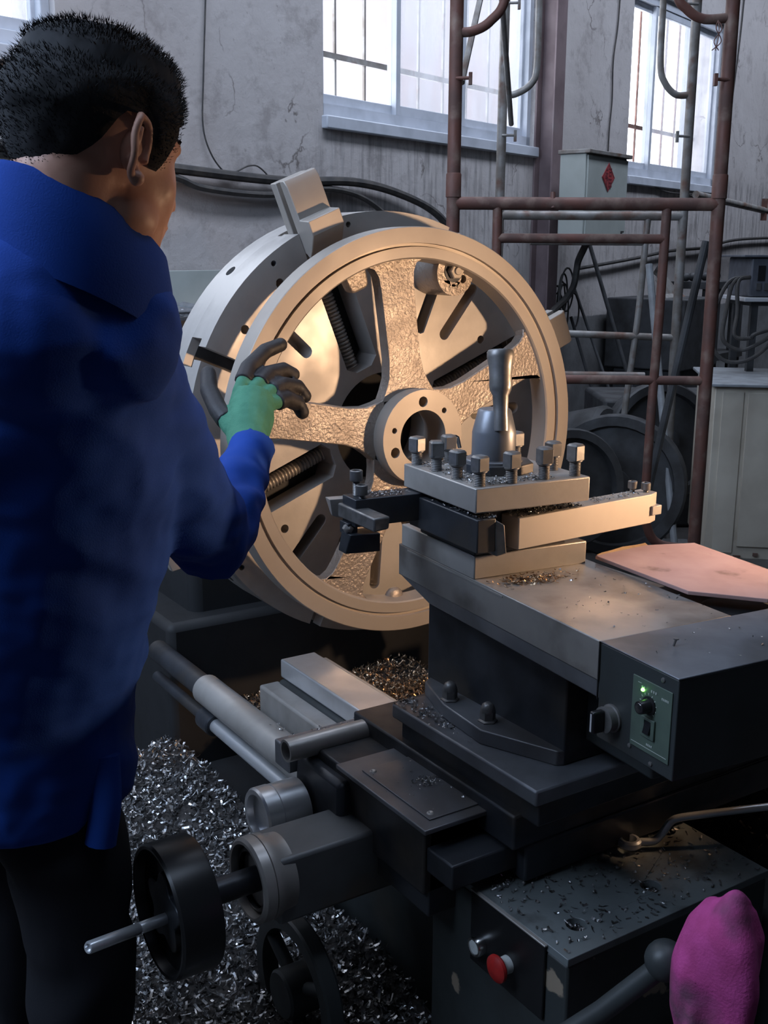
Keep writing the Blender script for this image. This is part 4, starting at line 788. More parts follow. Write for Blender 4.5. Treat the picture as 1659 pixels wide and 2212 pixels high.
br = MB().lathe((-0.4745, -0.935, 0.505), (-1, 0, 0), [(0, 0), (0.0130, 0), (0.0125, 0.010), (0.0095, 0.013), (0.0095, 0.018), (0, 0.018)], 24).build('stop_collar', 'whitebtn', bp)
MB().lathe((-0.4895, -0.935, 0.505), (-1, 0, 0), [(0.008, 0), (0.0185, 0.001), (0.0205, 0.004), (0.0200, 0.008), (0.015, 0.0115), (0.006, 0.0135), (0, 0.0138)], 32).build('red_stop_button', 'red', br)
t = thing('gear_casing', 'blackened gear casing stepped below the saddle at lower right', 'casing', (0.1, -0.8, 0.0))
b = MB(); b.box((-0.055, -1.25, 0.25), (0.18, -0.96, 0.50)).box((-0.46, -1.00, 0.0), (0.20, -0.75, 0.245)); b.build('casing_body', 'machine', t, bevel=0.012)
b = MB(); b.box((-0.16, -1.42, 0.30), (0.12, -1.26, 0.53)); b.build('side_box', 'apron', t, bevel=0.006)

t = thing('crossfeed_handwheel', 'black cross feed handwheel drum with crank on a boxy housing', 'handwheel', (-0.68, -0.61, 0.42))
cy, cz = -0.612, 0.553
b = MB(); b.box((-0.700, -0.660, 0.490), (-0.452, -0.556, 0.600)); b.build('shaft_housing', 'housing', t, bevel=0.006)
MB().lathe((-0.690, cy, cz), (-1, 0, 0), [(0, -0.02), (0.060, -0.02), (0.062, 0.0), (0.066, 0.006), (0.067, 0.018), (0.064, 0.019), (0.064, 0.0195), (0.067, 0.020), (0.0665, 0.036), (0.062, 0.040), (0.057, 0.040), (0.054, 0.022), (0, 0.022)], 56).build('graduated_collar', 'steel', t)
MB().lathe((-0.712, cy, cz), (-1, 0, 0), [(0.044, 0), (0.050, 0.0), (0.050, 0.008), (0.044, 0.010)], 40).build('inner_dial', 'oily', t)
dr = MB().lathe((-0.812, cy - 0.004, cz), (-1, 0, 0), [(0, 0.02), (0.085, 0.02), (0.094, 0.0), (0.099, 0.001), (0.100, 0.004), (0.100, 0.062), (0.097, 0.066), (0.092, 0.065), (0.089, 0.050), (0.030, 0.044), (0, 0.044)], 64).build('wheel_drum', 'black', t)
MB().cyl((-0.70, cy, cz), (-0.85, cy - 0.003, cz), 0.020, seg=24).build('shaft', 'oily', t)
w_ = MB(); prof = []
for i in range(60):
    a = 2 * PI * i / 60; r_ = 0.052 + 0.010 * math.cos(5 * a); prof.append((r_ * math.cos(a), r_ * math.sin(a)))
w_.prism(prof, local((-0.824, cy - 0.004, cz), (0, 1, 0), (0, 0, 1), (-1, 0, 0)) if False else local((-0.856, cy - 0.004, cz), (0, 0, 1), (0, 1, 0), (-1, 0, 0)), 0.012)
w_.build('star_boss', 'oily', dr, bevel=0.002)
a0 = Vector((-0.865, -0.625, 0.545)); a1 = Vector((-1.000, -0.679, 0.577)); L = (a1 - a0).length
MB().lathe(a0, a1 - a0, [(0, 0), (0.0085, 0), (0.0085, 0.055), (0.0078, 0.056), (0.0078, 0.058), (0.0085, 0.059), (0.0088, L - 0.002), (0.0075, L), (0.0055, L), (0.005, L - 0.004), (0, L - 0.004)], 24).build('crank_handle', 'bright', t)

t = thing('feed_dial', 'steel capped cylinder end lying behind the boxy housing', 'dial', (-0.6, -0.42, 0.56))
MB().lathe((-0.56, -0.470, 0.570), (-1, 0, 0), [(0, 0), (0.048, 0), (0.048, 0.050), (0.0465, 0.051), (0.0465, 0.053), (0.049, 0.054), (0.049, 0.078), (0.046, 0.082), (0.038, 0.082), (0.036, 0.070), (0, 0.070)], 48).build('dial_body', 'bright', t)
t = thing('lower_handwheel', 'dark handwheel rim under the boxy housing, mostly in shade', 'handwheel', (-0.60, -0.545, 0.16))
c0 = Vector((-0.600, -0.560, 0.285))
MB().lathe(c0, (-1, 0, 0), [(0.105, 0), (0.128, 0.0), (0.131, 0.004), (0.131, 0.026), (0.128, 0.030), (0.105, 0.030), (0.102, 0.015), (0.105, 0)], 56).build('rim', 'machine', t)
MB().cyl(c0 + Vector((0.02, 0, 0)), c0 + Vector((-0.05, 0, 0)), 0.042, seg=28, ch=0.004).build('hub', 'machine', t)
MB().cyl(c0 + Vector((0.035, 0, 0)), c0, 0.022, seg=20).build('shaft', 'machine', t)
for k in range(3):
    a = rad(30 + 120 * k); MB().cyl(c0 + Vector((-0.015, 0.04 * math.cos(a), 0.04 * math.sin(a))), c0 + Vector((-0.015, 0.11 * math.cos(a), 0.11 * math.sin(a))), 0.012, seg=12).build('spoke', 'machine', t)

# wrench on the apron
t = thing('ring_wrench', 'chrome cranked ring wrench resting on the apron cover', 'wrench', (-0.13, -0.93, 0.58))
hp = Vector((-0.198, -0.893, 0.5925))
MB().ring(hp - Vector((0, 0, 0.007)), (0.02, 0, 1), 0.0185, 0.0115, 0.014, 32, 0.003).build('ring_head', 'bright', t)
MB().tube(bez([hp + Vector((0.014, -0.008, 0)), (-0.165, -0.912, 0.593), (-0.150, -0.915, 0.602), (-0.135, -0.918, 0.620), (-0.120, -0.925, 0.627), (-0.08, -0.945, 0.631), (-0.02, -0.975, 0.636), (0.10, -1.035, 0.645)]), 0.0062, 12,).build('wrench_shank', 'bright', t)

# lever with pink glove
t = thing('control_lever', 'dark slanting lever with a rounded boss beside the apron', 'lever', (-0.5, -1.2, 0.3))
MB(B).tube([(0.22, 1.23, 0.50), (0.28, 1.215, 0.56), (0.345, 1.20, 0.635)], 0.014, 14).build('lever_arm', 'machine', t)
MB(B).ball((0.352, 1.20, 0.645), 0.026, 20, 12).build('lever_boss', 'machine', t)
MB(B).cyl((0.352, 1.20, 0.645), (0.43, 1.16, 0.655), 0.018, seg=16).build('lever_socket', 'machine', t)
MB(B).cyl((0.412, 1.16, 0.56), (0.412, 1.155, 0.73), 0.013, seg=16).build('lever_grip', 'machine', t)

def remesh(mb, name, material, parent, voxel, smooth=3, disp=None, decimate=None):
    o = mb.build(name, material, parent, smooth=0)
    r_ = o.modifiers.new('r', 'REMESH'); r_.mode = 'VOXEL'; r_.voxel_size = voxel
    s_ = o.modifiers.new('s', 'SMOOTH'); s_.factor = 0.5; s_.iterations = smooth
    bpy.context.view_layer.update()
    dg = bpy.context.evaluated_depsgraph_get(); me = bpy.data.meshes.new_from_object(o.evaluated_get(dg))
    o.modifiers.clear(); o.data = me
    if disp:
        me.calc_loop_triangles(); nn = [v.normal.copy() for v in me.vertices]; off = abs_mat(o).translation
        for v in me.vertices: v.co += nn[v.index] * disp(v.co + off, nn[v.index])
    for p in me.polygons: p.use_smooth = True
    me.materials.clear(); me.materials.append(M[material]); return o

gp = MB(B)     # bunched cloth pulled over the lever grip
gp.tube([(0.418, 1.165, 0.760), (0.416, 1.16, 0.750), (0.412, 1.155, 0.718), (0.405, 1.15, 0.665), (0.402, 1.15, 0.61), (0.408, 1.155, 0.55), (0.412, 1.16, 0.50)], 0.04, 20, rs=[0.024, 0.034, 0.045, 0.050, 0.047, 0.040, 0.034])
gp.tube([(0.372, 1.13, 0.64), (0.372, 1.12, 0.59), (0.382, 1.12, 0.53)], 0.02, 12, rs=[0.012, 0.020, 0.018])
def fold(p, n_):
    return 0.0065 * math.sin(95 * (p.x - p.y) * 0.7 + 5 * noise.noise(Vector((p.x * 9, p.y * 9, p.z * 5)))) + 0.010 * noise.noise(Vector((p.x * 20, p.y * 20, p.z * 9)))
go = remesh(gp, 'pink_glove', 'pink', None, 0.004, 4, fold)
tag(go, 'crumpled pink knit glove pulled over the control lever', 'glove')

# ================================================================== CHIPS
def shards(b, n, place, lmin, lmax, w0=0.0012, w1=0.0032, rnd=None):
    rnd = rnd or R
    for _ in range(n):
        q = place(rnd)
        if q is None: continue
        x, y, z, tilt = q; L = rnd.uniform(lmin, lmax); w = rnd.uniform(w0, w1); th = rnd.uniform(0, 2 * PI); c_ = rnd.uniform(0.4, 2.4)
        ax = Vector((math.cos(th), math.sin(th), rnd.uniform(-tilt, tilt))).normalized(); side = ax.cross(Vector((rnd.uniform(-1, 1), rnd.uniform(-1, 1), 1)).normalized())
        if side.length < 0.1: continue
        side.normalize(); nn = ax.cross(side); vs = []; k = 3
        for i in range(k + 1):
            u = i / k - 0.5; a = u * c_; p = Vector((x, y, z)) + ax * (math.sin(a) / c_ * L) + nn * ((math.cos(a) - 1) / c_ * L)
            vs += [p - side * w / 2, p + side * w / 2]
        b.add(vs, [(2 * i, 2 * i + 1, 2 * i + 3, 2 * i + 2) for i in range(k)])
def pile(name, label, x0, x1, y0, y1, hf, n, mt, base, lmin, lmax, seedv, w1=0.0032, inside=None):
    rnd = random.Random(seedv); t = thing(name, label, 'metal chips', ((x0 + x1) / 2, (y0 + y1) / 2, base)); t['kind'] = 'stuff'
    b = MB(); nx, ny = 40, 40; vs = []; fs = []
    for i in range(nx + 1):
        for j in range(ny + 1):
            x = x0 + (x1 - x0) * i / nx; y = y0 + (y1 - y0) * j / ny; vs.append((x, y, hf(x, y) - 0.004))
    for i in range(nx):
        for j in range(ny):
            a = i * (ny + 1) + j; fs.append((a, a + ny + 1, a + ny + 2, a + 1))
    b.add(vs, fs); o = b.build('chip_bed', 'chipbed', t); o['kind'] = 'stuff'
    s = MB()
    def place(r_):
        x = r_.uniform(x0, x1); y = r_.uniform(y0, y1)
        if inside and not inside(x, y): return None
        return (x, y, hf(x, y) + r_.uniform(-0.002, 0.008), 0.9)
    shards(s, n, place, lmin, lmax, 0.0014, w1, rnd); o = s.build('chip_layer', mt, t, smooth=0, recalc=False); o['kind'] = 'stuff'
    return t
def h_grey(x, y):
    return 0.21 + 0.10 * math.exp(-((x + 0.35) ** 2) / 0.05) * (0.6 + 0.4 * math.sin(2.2 * y + 0.8)) + 0.02 * noise.noise(Vector((x * 5, y * 5, 0)))
pile('swarf_pile', 'grey steel chips heaped in the tray under the feed rods', -0.90, -0.42, -0.75, 0.49, h_grey, 10000, 'chip', 0.15, 0.011, 0.027, 3, 0.0056)
def h_gold(x, y):
    return 0.36 + 0.10 * (0.55 - y) * 0.6 + 0.03 * noise.noise(Vector((x * 6, y * 6, 3))) + 0.07 * math.exp(-((x - 0.2) ** 2 + (y - 0.05) ** 2) / 0.03)
pile('swarf_pile', 'warm-lit brown chips heaped between the bed ways below the wheel', -0.235, 0.30, -0.42, 0.49, h_gold, 9000, 'chipwarm', 0.3, 0.008, 0.020, 5, 0.0042)
def h_right(x, y):
    return 0.52 * math.exp(-((x - 0.36) ** 2 / 0.07 + (y + 0.68) ** 2 / 0.06) ** 1.5) + 0.03 * noise.noise(Vector((x * 9, y * 9, 8))) + 0.02
pile('swarf_pile', 'brown chip mound caked behind the feed box at the right edge', -0.02, 0.85, -1.15, -0.20, h_right, 7000, 'chipwarm', 0.3, 0.008, 0.02, 9, 0.004)
st_c = MB(); st_c.box((-0.91, -0.80, 0.0), (-0.47, 0.43, 0.14))
tag(st_c.build('chip_tray', 'machine', bevel=0.01), 'dark chip tray on the floor holding the grey steel chips', 'tray')
def scatter(label, fr, z, n, fn, mt='chip', lmin=0.003, lmax=0.009, seedv=1, w1=0.0028):
    rnd = random.Random(seedv); b = MB(fr)
    def place(r_):
        x, y = fn(r_); return (x, y, z + r_.uniform(0.0005, 0.0025), 0.35)
    shards(b, n, place, lmin, lmax, 0.0008, w1, rnd); o = b.build('scattered_chips', mt, smooth=0, recalc=False)
    return tag(o, label, 'metal chips', None, 'stuff')
gs = lambda r_, cx, cy, sx, sy: (r_.gauss(cx, sx), r_.gauss(cy, sy))
cl = lambda v, a, b: max(a, min(b, v))
scatter('small heap of chips on the top slide table before the tool post', G, 1.0102, 260, lambda r_: (cl(r_.gauss(0.10, 0.028), 0.03, 0.24), cl(r_.gauss(-0.012, 0.012), -0.07, 0.026)), 'chipwarm', 0.004, 0.012, 11, 0.0034)
scatter('stray chips dotted over the top slide table', G, 1.0102, 60, lambda r_: (r_.uniform(0.04, 0.245), r_.uniform(-0.27, 0.02)), 'chip', 0.002, 0.006, 12)
scatter('stray chips dotted over the feed box lid', G, 1.0112, 16, lambda r_: (r_.uniform(0.04, 0.33), r_.uniform(-0.41, -0.29)), 'chip', 0.003, 0.006, 13)
scatter('dark chips along the front edges of the tool post top', G, 1.1602, 520, lambda r_: (cl(abs(r_.gauss(0, 0.03)) + 0.012, 0.01, 0.2), r_.uniform(0.01, 0.21)) if r_.random() < 0.65 else (r_.uniform(0.02, 0.15), cl(abs(r_.gauss(0.0, 0.02)) + 0.012, 0.01, 0.2)), 'chip', 0.003, 0.008, 14)
scatter('chips packed on the right tool holder under the post plate', HF2, 1.1067, 420, lambda r_: (r_.uniform(0.003, 0.14), r_.uniform(0.002, 0.035)), 'chip', 0.003, 0.009, 15)
scatter('fine chips dusted on the outer end of the right tool holder', HF2, 1.1067, 120, lambda r_: (r_.uniform(0.17, 0.28), r_.uniform(0.004, 0.034)), 'chip', 0.002, 0.004, 16)
scatter('chips caked on top of the short black tool shank', G, 1.1142, 240, lambda r_: (r_.uniform(0.002, 0.036), cl(r_.expovariate(20) - 0.006, -0.006, 0.19)), 'chip', 0.003, 0.009, 17)
scatter('chips on top of the left threading tool holder', G, 1.1207, 110, lambda r_: (r_.uniform(-0.085, -0.005), r_.uniform(0.172, 0.214)), 'chip', 0.003, 0.006, 18)
scatter('chips strewn across the grey apron cover', WORLD, 0.5802, 850, lambda r_: (r_.uniform(-0.465, -0.065), r_.uniform(-1.045, -0.80)) if r_.random() < 0.6 else (r_.uniform(-0.46, -0.07), cl(r_.gauss(-0.85, 0.02), -1, -0.80)), 'chip', 0.003, 0.012, 19, 0.0040)
scatter('chips collected at the foot of the riser on the cross slide plate', WORLD, 0.7602, 200, lambda r_: (cl(r_.gauss(-0.405, 0.010), -0.428, -0.36), cl(r_.gauss(-0.62, 0.06), -0.80, -0.565)), 'chip', 0.003, 0.009, 20)
scatter('two dark clusters of chips on the saddle cover plate', WORLD, 0.6837, 210, lambda r_: gs(r_, -0.455, -0.70, 0.012, 0.010) if r_.random() < 0.45 else gs(r_, -0.405, -0.765, 0.012, 0.008) if r_.random() < 0.8 else (r_.uniform(-0.53, -0.39), r_.uniform(-0.8, -0.62)), 'chip', 0.002, 0.006, 21)
scatter('chips on the front wing bar of the saddle', WORLD, 0.6582, 90, lambda r_: (r_.uniform(-0.55, -0.31), r_.uniform(-0.43, -0.385)), 'chip', 0.003, 0.008, 22)
scatter('chips caught on the thick sleeve rod', WORLD, 0.5742, 60, lambda r_: (r_.uniform(-0.46, -0.44), r_.uniform(-0.36, -0.16)), 'chip', 0.003, 0.008, 23)
scatter('clogged chips inside the two recessed apron holes', WORLD, 0.5685, 120, lambda r_: (-0.405 + r_.uniform(-0.011, 0.011), -0.998 + r_.uniform(-0.011, 0.011)) if r_.random() < 0.5 else (-0.245 + r_.uniform(-0.011, 0.011), -0.985 + r_.uniform(-0.011, 0.011)), 'chip', 0.003, 0.008, 24)

# ================================================================== OPERATOR (frame B: x right, y away, z up)
FA = rad(41)                                     # facing azimuth from straight away towards the right
FD = Vector((math.sin(FA), math.cos(FA), 0)); RD = Vector((math.cos(FA), -math.sin(FA), 0))   # face direction, his right side
HC = Vector((-0.303, 1.205, 1.600)); HS = 0.925              # head centre
TL = Matrix.Rotation(rad(-12), 3, RD)            # nods forward
def HP(f, r_, u): return HC + TL @ (FD * f + RD * r_ + Vector((0, 0, u))) * HS
HR = Matrix(((RD.x, FD.x, 0), (RD.y, FD.y, 0), (0, 0, 1))); HR = TL @ HR   # local x = right, y = forward, z = up
person = thing('person', 'man in blue work jacket leaning over to grip the wheel rim', 'person', (-0.53, 1.48, 0), B)
bd = MB(B)
bd.ball(HP(-0.005, 0, 0.020), 0.0851, 24, 16, (0.86, 1.06, 1.0), HR)
bd.ball(HP(0.030, 0, -0.030), 0.0694, 24, 16, (0.88, 0.98, 1.05), HR)
bd.ball(HP(0.052, 0, -0.075), 0.0463, 20, 14, (0.95, 0.85, 0.95), HR)
bd.ball(HP(0.078, 0, -0.103), 0.021, 14, 10, (1.3, 0.8, 0.9), HR)
for s_ in (-1, 1):
    bd.ball(HP(0.058, 0.036 * s_, -0.030), 0.026, 14, 10, (1, 0.9, 1), HR)
    bd.ball(HP(0.020, 0.052 * s_, -0.070), 0.026, 14, 10, (0.8, 1.3, 1), HR)
    bd.ball(HP(0.083, 0.030 * s_, 0.022), 0.012, 12, 8, (1.6, 0.6, 0.6), HR)
bd.tube([HP(0.090, 0, 0.012), HP(0.104, 0, -0.022), HP(0.107, 0, -0.036), HP(0.094, 0, -0.044)], 0.01, 10, rs=[0.008, 0.010, 0.013, 0.008])
bd.ball(HP(0.095, 0, -0.064), 0.014, 12, 8, (1.6, 0.6, 0.5), HR); bd.ball(HP(0.092, 0, -0.077), 0.013, 12, 8, (1.5, 0.6, 0.55), HR)
NB = Vector((-0.345, 1.235, 1.47))
bd.tube([HP(-0.030, 0, -0.030), HP(-0.028, 0, -0.085), NB + Vector((0.0, 0.0, 0.01)), NB + Vector((-0.01, 0.02, -0.08))], 0.06, 20, rs=[0.060, 0.058, 0.062, 0.07])
SH = Vector((-0.335, 1.315, 1.360)); EL = Vector((-0.262, 1.61, 1.065)); WR = Vector((-0.236, 1.885, 1.150))
SHL = Vector((-0.52, 1.50, 1.36)); ELL = Vector((-0.52, 1.72, 1.08)); WRL = Vector((-0.445, 1.93, 1.06))
HIP = Vector((-0.545, 1.48, 0.92)); CH = Vector((-0.42, 1.36, 1.28))
bd.tube([NB + Vector((-0.02, 0.04, -0.05)), CH, (CH + HIP) / 2, HIP], 0.13, 22, rs=[0.06, 0.125, 0.125, 0.13])
bd.tube([SHL, SH], 0.045, 16); bd.tube([SH, (SH + EL) / 2, EL, (EL + WR) / 2, WR], 0.04, 16, rs=[0.052, 0.046, 0.038, 0.036, 0.026])
bd.tube([SHL, (SHL + ELL) / 2, ELL, (ELL + WRL) / 2, WRL], 0.04, 16, rs=[0.052, 0.046, 0.038, 0.036, 0.026])
LEG = []
for s_ in (-1, 1):
    h = HIP + RD * 0.09 * s_ + Vector((0, 0, -0.02)); k_ = h + FD * 0.04 + Vector((0, 0, -0.42)); a_ = k_ - FD * 0.02 + Vector((0, 0, -0.40)); LEG.append((h, k_, a_))
    bd.tube([h, (h + k_) / 2, k_, (k_ + a_) / 2, a_], 0.06, 16, rs=[0.085, 0.075, 0.055, 0.052, 0.036])
    bd.tube([a_ + Vector((0, 0, -0.03)), a_ + FD * 0.08 + Vector((0, 0, -0.045)), a_ + FD * 0.17 + Vector((0, 0, -0.05))], 0.035, 12, rs=[0.036, 0.034, 0.026])
# right hand: palm, four fingers, thumb curled over the rim;  left hand further up the rim
PALM = Vector((-0.246, 2.00, 1.200))
FING = [[(-0.268, 2.02, 1.245), (-0.258, 2.085, 1.284), (-0.230, 2.13, 1.312), (-0.203, 2.155, 1.322)],
        [(-0.245, 2.035, 1.247), (-0.222, 2.095, 1.272), (-0.195, 2.13, 1.276), (-0.178, 2.14, 1.266)],
        [(-0.226, 2.04, 1.238), (-0.194, 2.09, 1.252), (-0.168, 2.12, 1.244), (-0.155, 2.125, 1.226)],
        [(-0.214, 2.03, 1.222), (-0.186, 2.075, 1.227), (-0.166, 2.10, 1.214), (-0.158, 2.10, 1.198)]]
THUMB = [(-0.272, 1.97, 1.185), (-0.306, 2.01, 1.215), (-0.328, 2.05, 1.246), (-0.334, 2.085, 1.272)]
def hand(b, infl, sides=14, off=Vector((0, 0, 0)), mirror=False):
    f = lambda p: Vector(p) + off
    b.tube([f(WR), f(PALM - Vector((0, 0.05, 0.03))), f(PALM), f(PALM + Vector((0, 0.035, 0.035)))], 0.03, sides, rs=[0.026 + infl, 0.034 + infl, 0.041 + infl, 0.036 + infl])
    for F_ in FING: b.tube([f(p) for p in F_], 0.009, 10, rs=[0.0105 + infl, 0.0098 + infl, 0.0090 + infl, 0.0075 + infl])
    b.tube([f(p) for p in THUMB], 0.011, 10, rs=[0.016 + infl, 0.0125 + infl, 0.0110 + infl, 0.009 + infl])
hand(bd, -0.001)
OFFL = WRL - WR
hand(bd, -0.001, 14, OFFL)
body = remesh(bd, 'body', 'skin', person, 0.0065, 3)
# ears
for s_ in (-1, 1):
    b = MB(B)
    def EP(u, v, o=0.0): return HP(-0.002 + u, (0.080 + o + (0.012 if u < -0.008 else 0.0)) * s_, -0.005 + v)
    loop = [EP(0.010, -0.012, 0.000), EP(0.012, 0.012, 0.002), EP(0.006, 0.028, 0.006), EP(-0.006, 0.034, 0.009), EP(-0.017, 0.028, 0.010), EP(-0.021, 0.010, 0.010), EP(-0.017, -0.010, 0.008), EP(-0.008, -0.026, 0.004), EP(0.002, -0.034, 0.002), EP(0.008, -0.026, 0.0)]
    b.tube(bez(loop, 5), 0.0042, 8); b.ball(EP(0.003, -0.029, 0.002), 0.0078, 10, 8); b.ball(EP(-0.002, 0.002, -0.006), 0.019, 14, 10, (0.45, 0.8, 1.25), HR)
    b.tube(bez([EP(-0.010, 0.022, 0.004), EP(-0.012, 0.004, 0.004), EP(-0.008, -0.014, 0.003), EP(0.002, -0.020, 0.002)], 5), 0.0035, 8)
    b.tube([EP(0.0115, 0.0, 0.001), EP(0.010, -0.010, 0.003)], 0.0035, 8)
    remesh(b, 'ear', 'skin', body, 0.0018, 2)
# hair: a cap over skull with a cropped nape line, and short upright strands
def hairline(f, r_):      # lower limit of the hair (u) for a point around the skull
    t_ = math.atan2(abs(r_), f)           # 0 front .. pi back
    pts = [(0, 0.052), (0.55, 0.050), (0.95, 0.040), (1.12, -0.018), (1.34, -0.018), (1.45, 0.036), (1.75, 0.030), (2.1, -0.014), (2.6, -0.050), (3.15, -0.062)]
    for i in range(len(pts) - 1):
        if pts[i][0] <= t_ <= pts[i + 1][0]:
            k = (t_ - pts[i][0]) / (pts[i + 1][0] - pts[i][0]); return pts[i][1] + k * (pts[i + 1][1] - pts[i][1])
    return -0.04
hm = MB(B); NA, NR = 72, 22; vs = []; fs = []; roots = []
for j in range(NR + 1):
    for i in range(NA):
        a = 2 * PI * i / NA; f0, r0 = math.cos(a), math.sin(a); lowu = hairline(f0, r0)
        top = 0.112; u = top - 0.002 - (top - 0.002 - lowu) * (j / NR) ** 1.25
        k = (u - 0.020) / 0.098; rr_ = math.sqrt(max(0.0, 1 - k * k)) if k > 0 else 1.0 - 0.12 * k * k * 8
        edge = 1 - j / NR; th_ = 0.004 + 0.011 * min(1, edge * 2.2)
        fx = (0.103 + th_) * rr_ * f0 - 0.006; rx = (0.083 + th_) * rr_ * r0; uu = u + (th_ if k > 0.6 else 0)
        if k < 0: fx = (0.103 + th_ * 0.5) * f0 * (1 - 0.25 * k * k) - 0.006 + (0.02 * -k if f0 < 0 else 0)
        p = HP(fx, rx, uu); p += Vector((noise.noise(p * 60), noise.noise(p * 60 + Vector((9, 0, 0))), noise.noise(p * 60 + Vector((0, 9, 0))))) * 0.003
        vs.append(p)
        if j < NR and (j > 0 or i % 6 == 0): roots.append((p, (HP(fx * 1.3, rx * 1.3, uu * 1.1 + 0.01) - HP(fx, rx, uu)).normalized(), edge))
for j in range(NR):
    for i in range(NA):
        a = j * NA + i; b_ = j * NA + (i + 1) % NA; fs.append((a, b_, b_ + NA, a + NA))
fs.append(tuple(range(NA)))
hm.add(vs, fs)
for p, n_, edge in roots:
    for q in range(9):
        o_ = Vector((R.uniform(-1, 1), R.uniform(-1, 1), R.uniform(-1, 1))) * 0.004; L = R.uniform(0.003, 0.008) * (0.35 + 0.65 * min(1, edge * 2.5))
        d_ = (n_ + Vector((R.uniform(-1, 1), R.uniform(-1, 1), R.uniform(-0.6, 1))) * 0.55).normalized(); s_ = d_.orthogonal().normalized() * 0.0005
        hm.add([p + o_ - s_, p + o_ + s_, p + o_ + d_ * L], [(0, 1, 2)])
hm.build('hair', 'hair', body, smooth=60, recalc=False)
# eyebrows
for s_ in (-1, 1): MB(B).tube([HP(0.088, 0.014 * s_, 0.029), HP(0.089, 0.030 * s_, 0.033), HP(0.078, 0.048 * s_, 0.029)], 0.003, 6, rs=[0.003, 0.0035, 0.0015]).build('eyebrow', 'hair', body)

# jacket
jk = MB(B)
jk.tube([Vector((-0.350, 1.215, 1.505)), Vector((-0.375, 1.255, 1.43)), CH, Vector((-0.475, 1.425, 1.10)), Vector((-0.530, 1.475, 0.93)), Vector((-0.545, 1.485, 0.735))], 0.15, 28, rs=[0.098, 0.138, 0.170, 0.180, 0.182, 0.180])
jk.ball((-0.305, 1.215, 1.41), 0.086, 20, 14); jk.ball((-0.378, 1.205, 1.425), 0.115, 20, 14); jk.ball(SH + Vector((-0.015, 0.015, 0)), 0.086, 20, 14, (1, 1, 1.0)); jk.ball(SHL, 0.095, 20, 14)
jk.tube([SHL + Vector((0, 0, 0.02)), (SH + SHL) / 2 + Vector((0, -0.02, 0.05)), SH + Vector((0, 0, 0.02))], 0.09, 20, rs=[0.085, 0.11, 0.085])
jk.tube([SH, SH + (EL - SH) * 0.35, SH + (EL - SH) * 0.75, EL, EL + (WR - EL) * 0.18, EL + (WR - EL) * 0.6, WR + (WR - EL) * 0.10], 0.06, 22, rs=[0.090, 0.082, 0.073, 0.068, 0.062, 0.050, 0.043])
jk.tube([SHL, (SHL + ELL) / 2, ELL, (ELL + WRL) / 2, WRL], 0.06, 18, rs=[0.090, 0.075, 0.062, 0.050, 0.042])
def wrinkle(p, n_):
    q = p - (B @ EL); e_ = math.exp(-q.length_squared / 0.03); w_ = p - (B @ Vector((-0.40, 1.25, 1.46))); sh_ = math.exp(-w_.length_squared / 0.02)
    a = noise.noise(p * 5) * 2; v = 0.006 * noise.noise(Vector((p.x * 7 + a, p.y * 7, p.z * 11))) + 0.009 * (0.15 - abs(noise.noise(Vector((p.x * 6 + a, p.y * 6, p.z * 13 + p.x * 8)))))
    v += 0.0025 * noise.noise(Vector((p.x * 25, p.y * 25, p.z * 40)))
    return v * (1 + 0.8 * e_) + 0.0045 * math.sin(46 * p.z + 18 * p.x + 5 * noise.noise(p * 6)) * (0.25 + e_ + sh_)
jo = remesh(jk, 'jacket', 'jacket', person, 0.008, 4, wrinkle)
cl_ = MB(B); n_ = 40; vs = []; fs = []      # stand-up collar, high at the nape
for j, (rr3, hh) in enumerate([(0.082, -0.045), (0.081, -0.006), (0.083, 0.012), (0.087, 0.016), (0.091, 0.011), (0.095, -0.020), (0.097, -0.045), (0.094, -0.085)]):
    for i in range(n_):
        a = 2 * PI * i / n_; f0 = math.cos(a)
        vs.append(Vector((-0.328, 1.212, 1.518)) + FD * (rr3 * 1.05 * f0) + RD * rr3 * 0.95 * math.sin(a) + Vector((0, 0, hh - 0.052 * f0)))
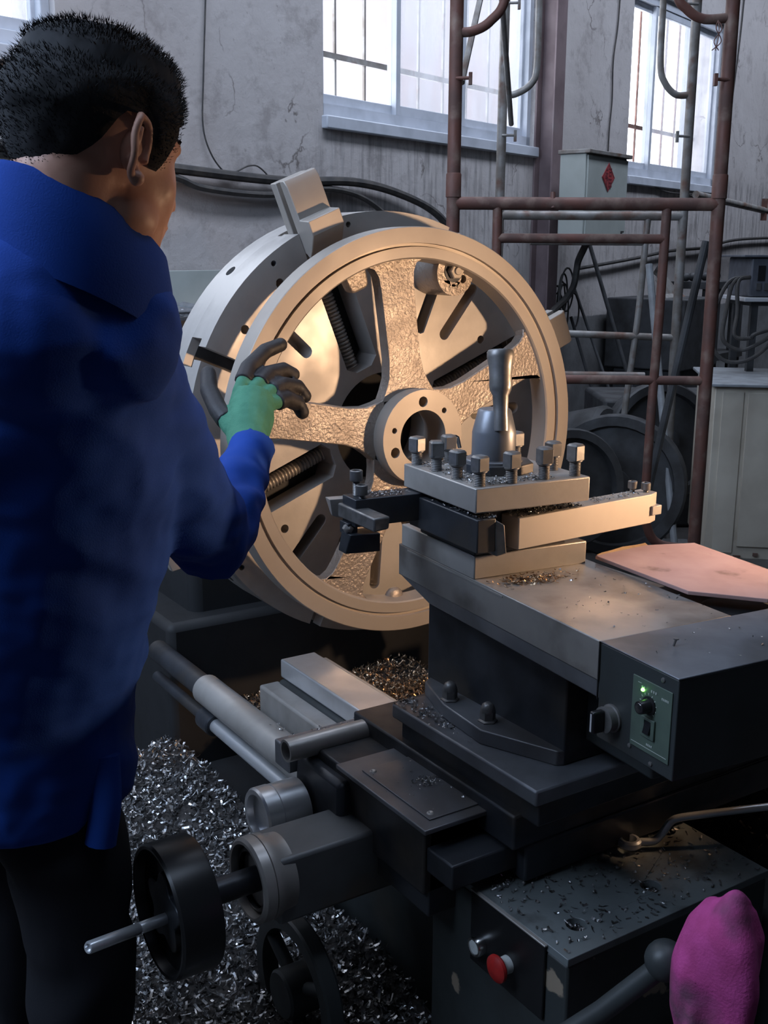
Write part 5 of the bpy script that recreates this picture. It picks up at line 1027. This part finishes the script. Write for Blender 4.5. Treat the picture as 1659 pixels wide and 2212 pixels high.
for j in range(7):
    for i in range(n_):
        a = j * n_ + i; b_ = j * n_ + (i + 1) % n_; fs.append((a, b_, b_ + n_, a + n_))
cl_.add(vs, fs); cl_.build('collar', 'jacket', jo, smooth=70)
MB(B).tube(bez([(-0.385, 1.40, 0.82), (-0.382, 1.385, 0.76), (-0.390, 1.375, 0.70)]), 0.022, 12).build('hem_tab', 'jacket', jo, smooth=70)
tr = MB(B)
tr.tube([HIP + Vector((0, 0, 0.02)), HIP + Vector((0, 0, -0.12))], 0.14, 24, rs=[0.100, 0.125])
for h, k_, a_ in LEG: tr.tube([h + Vector((0, 0, -0.04)), (h + k_) / 2, k_, (k_ + a_) / 2, a_ + Vector((0, 0, 0.0))], 0.09, 20, rs=[0.070, 0.092, 0.082, 0.074, 0.068])
remesh(tr, 'trousers', 'trousers', person, 0.009, 3, lambda p, n_: 0.006 * noise.noise(p * 8) + 0.004 * math.sin(30 * p.z + 6 * noise.noise(p * 6)))
for h, k_, a_ in LEG:
    so = MB(B); so.tube([a_ + Vector((0, 0, -0.015)) - FD * 0.03, a_ + FD * 0.08 + Vector((0, 0, -0.035)), a_ + FD * 0.20 + Vector((0, 0, -0.045))], 0.045, 14, rs=[0.052, 0.050, 0.038])
    remesh(so, 'shoe', 'shoe', person, 0.006, 3)
def glove(off):
    g1 = MB(B); hand(g1, 0.0035, 16, off)
    f = lambda p: Vector(p) + off
    o = remesh(g1, 'glove', 'gloveg', person, 0.0035, 2, lambda p, n_: 0.0008 * noise.noise(p * 90))
    c = MB(B)
    for F_ in FING + [THUMB]:
        k_ = 0.0030 if F_ is THUMB else 0.0012
        c.tube([f(Vector(F_[0]) * 0.55 + Vector(F_[1]) * 0.45)] + [f(p) for p in F_[1:]], 0.011, 12, rs=[0.0160 + 1.3 * k_, 0.0152 + k_, 0.0144 + k_, 0.0125 + k_])
        c.ball(f(F_[-1]), 0.0127 + k_, 12, 8)
    remesh(c, 'rubber_coating', 'gloveb', o, 0.0032, 2)
glove(Vector((0, 0, 0))); glove(OFFL)
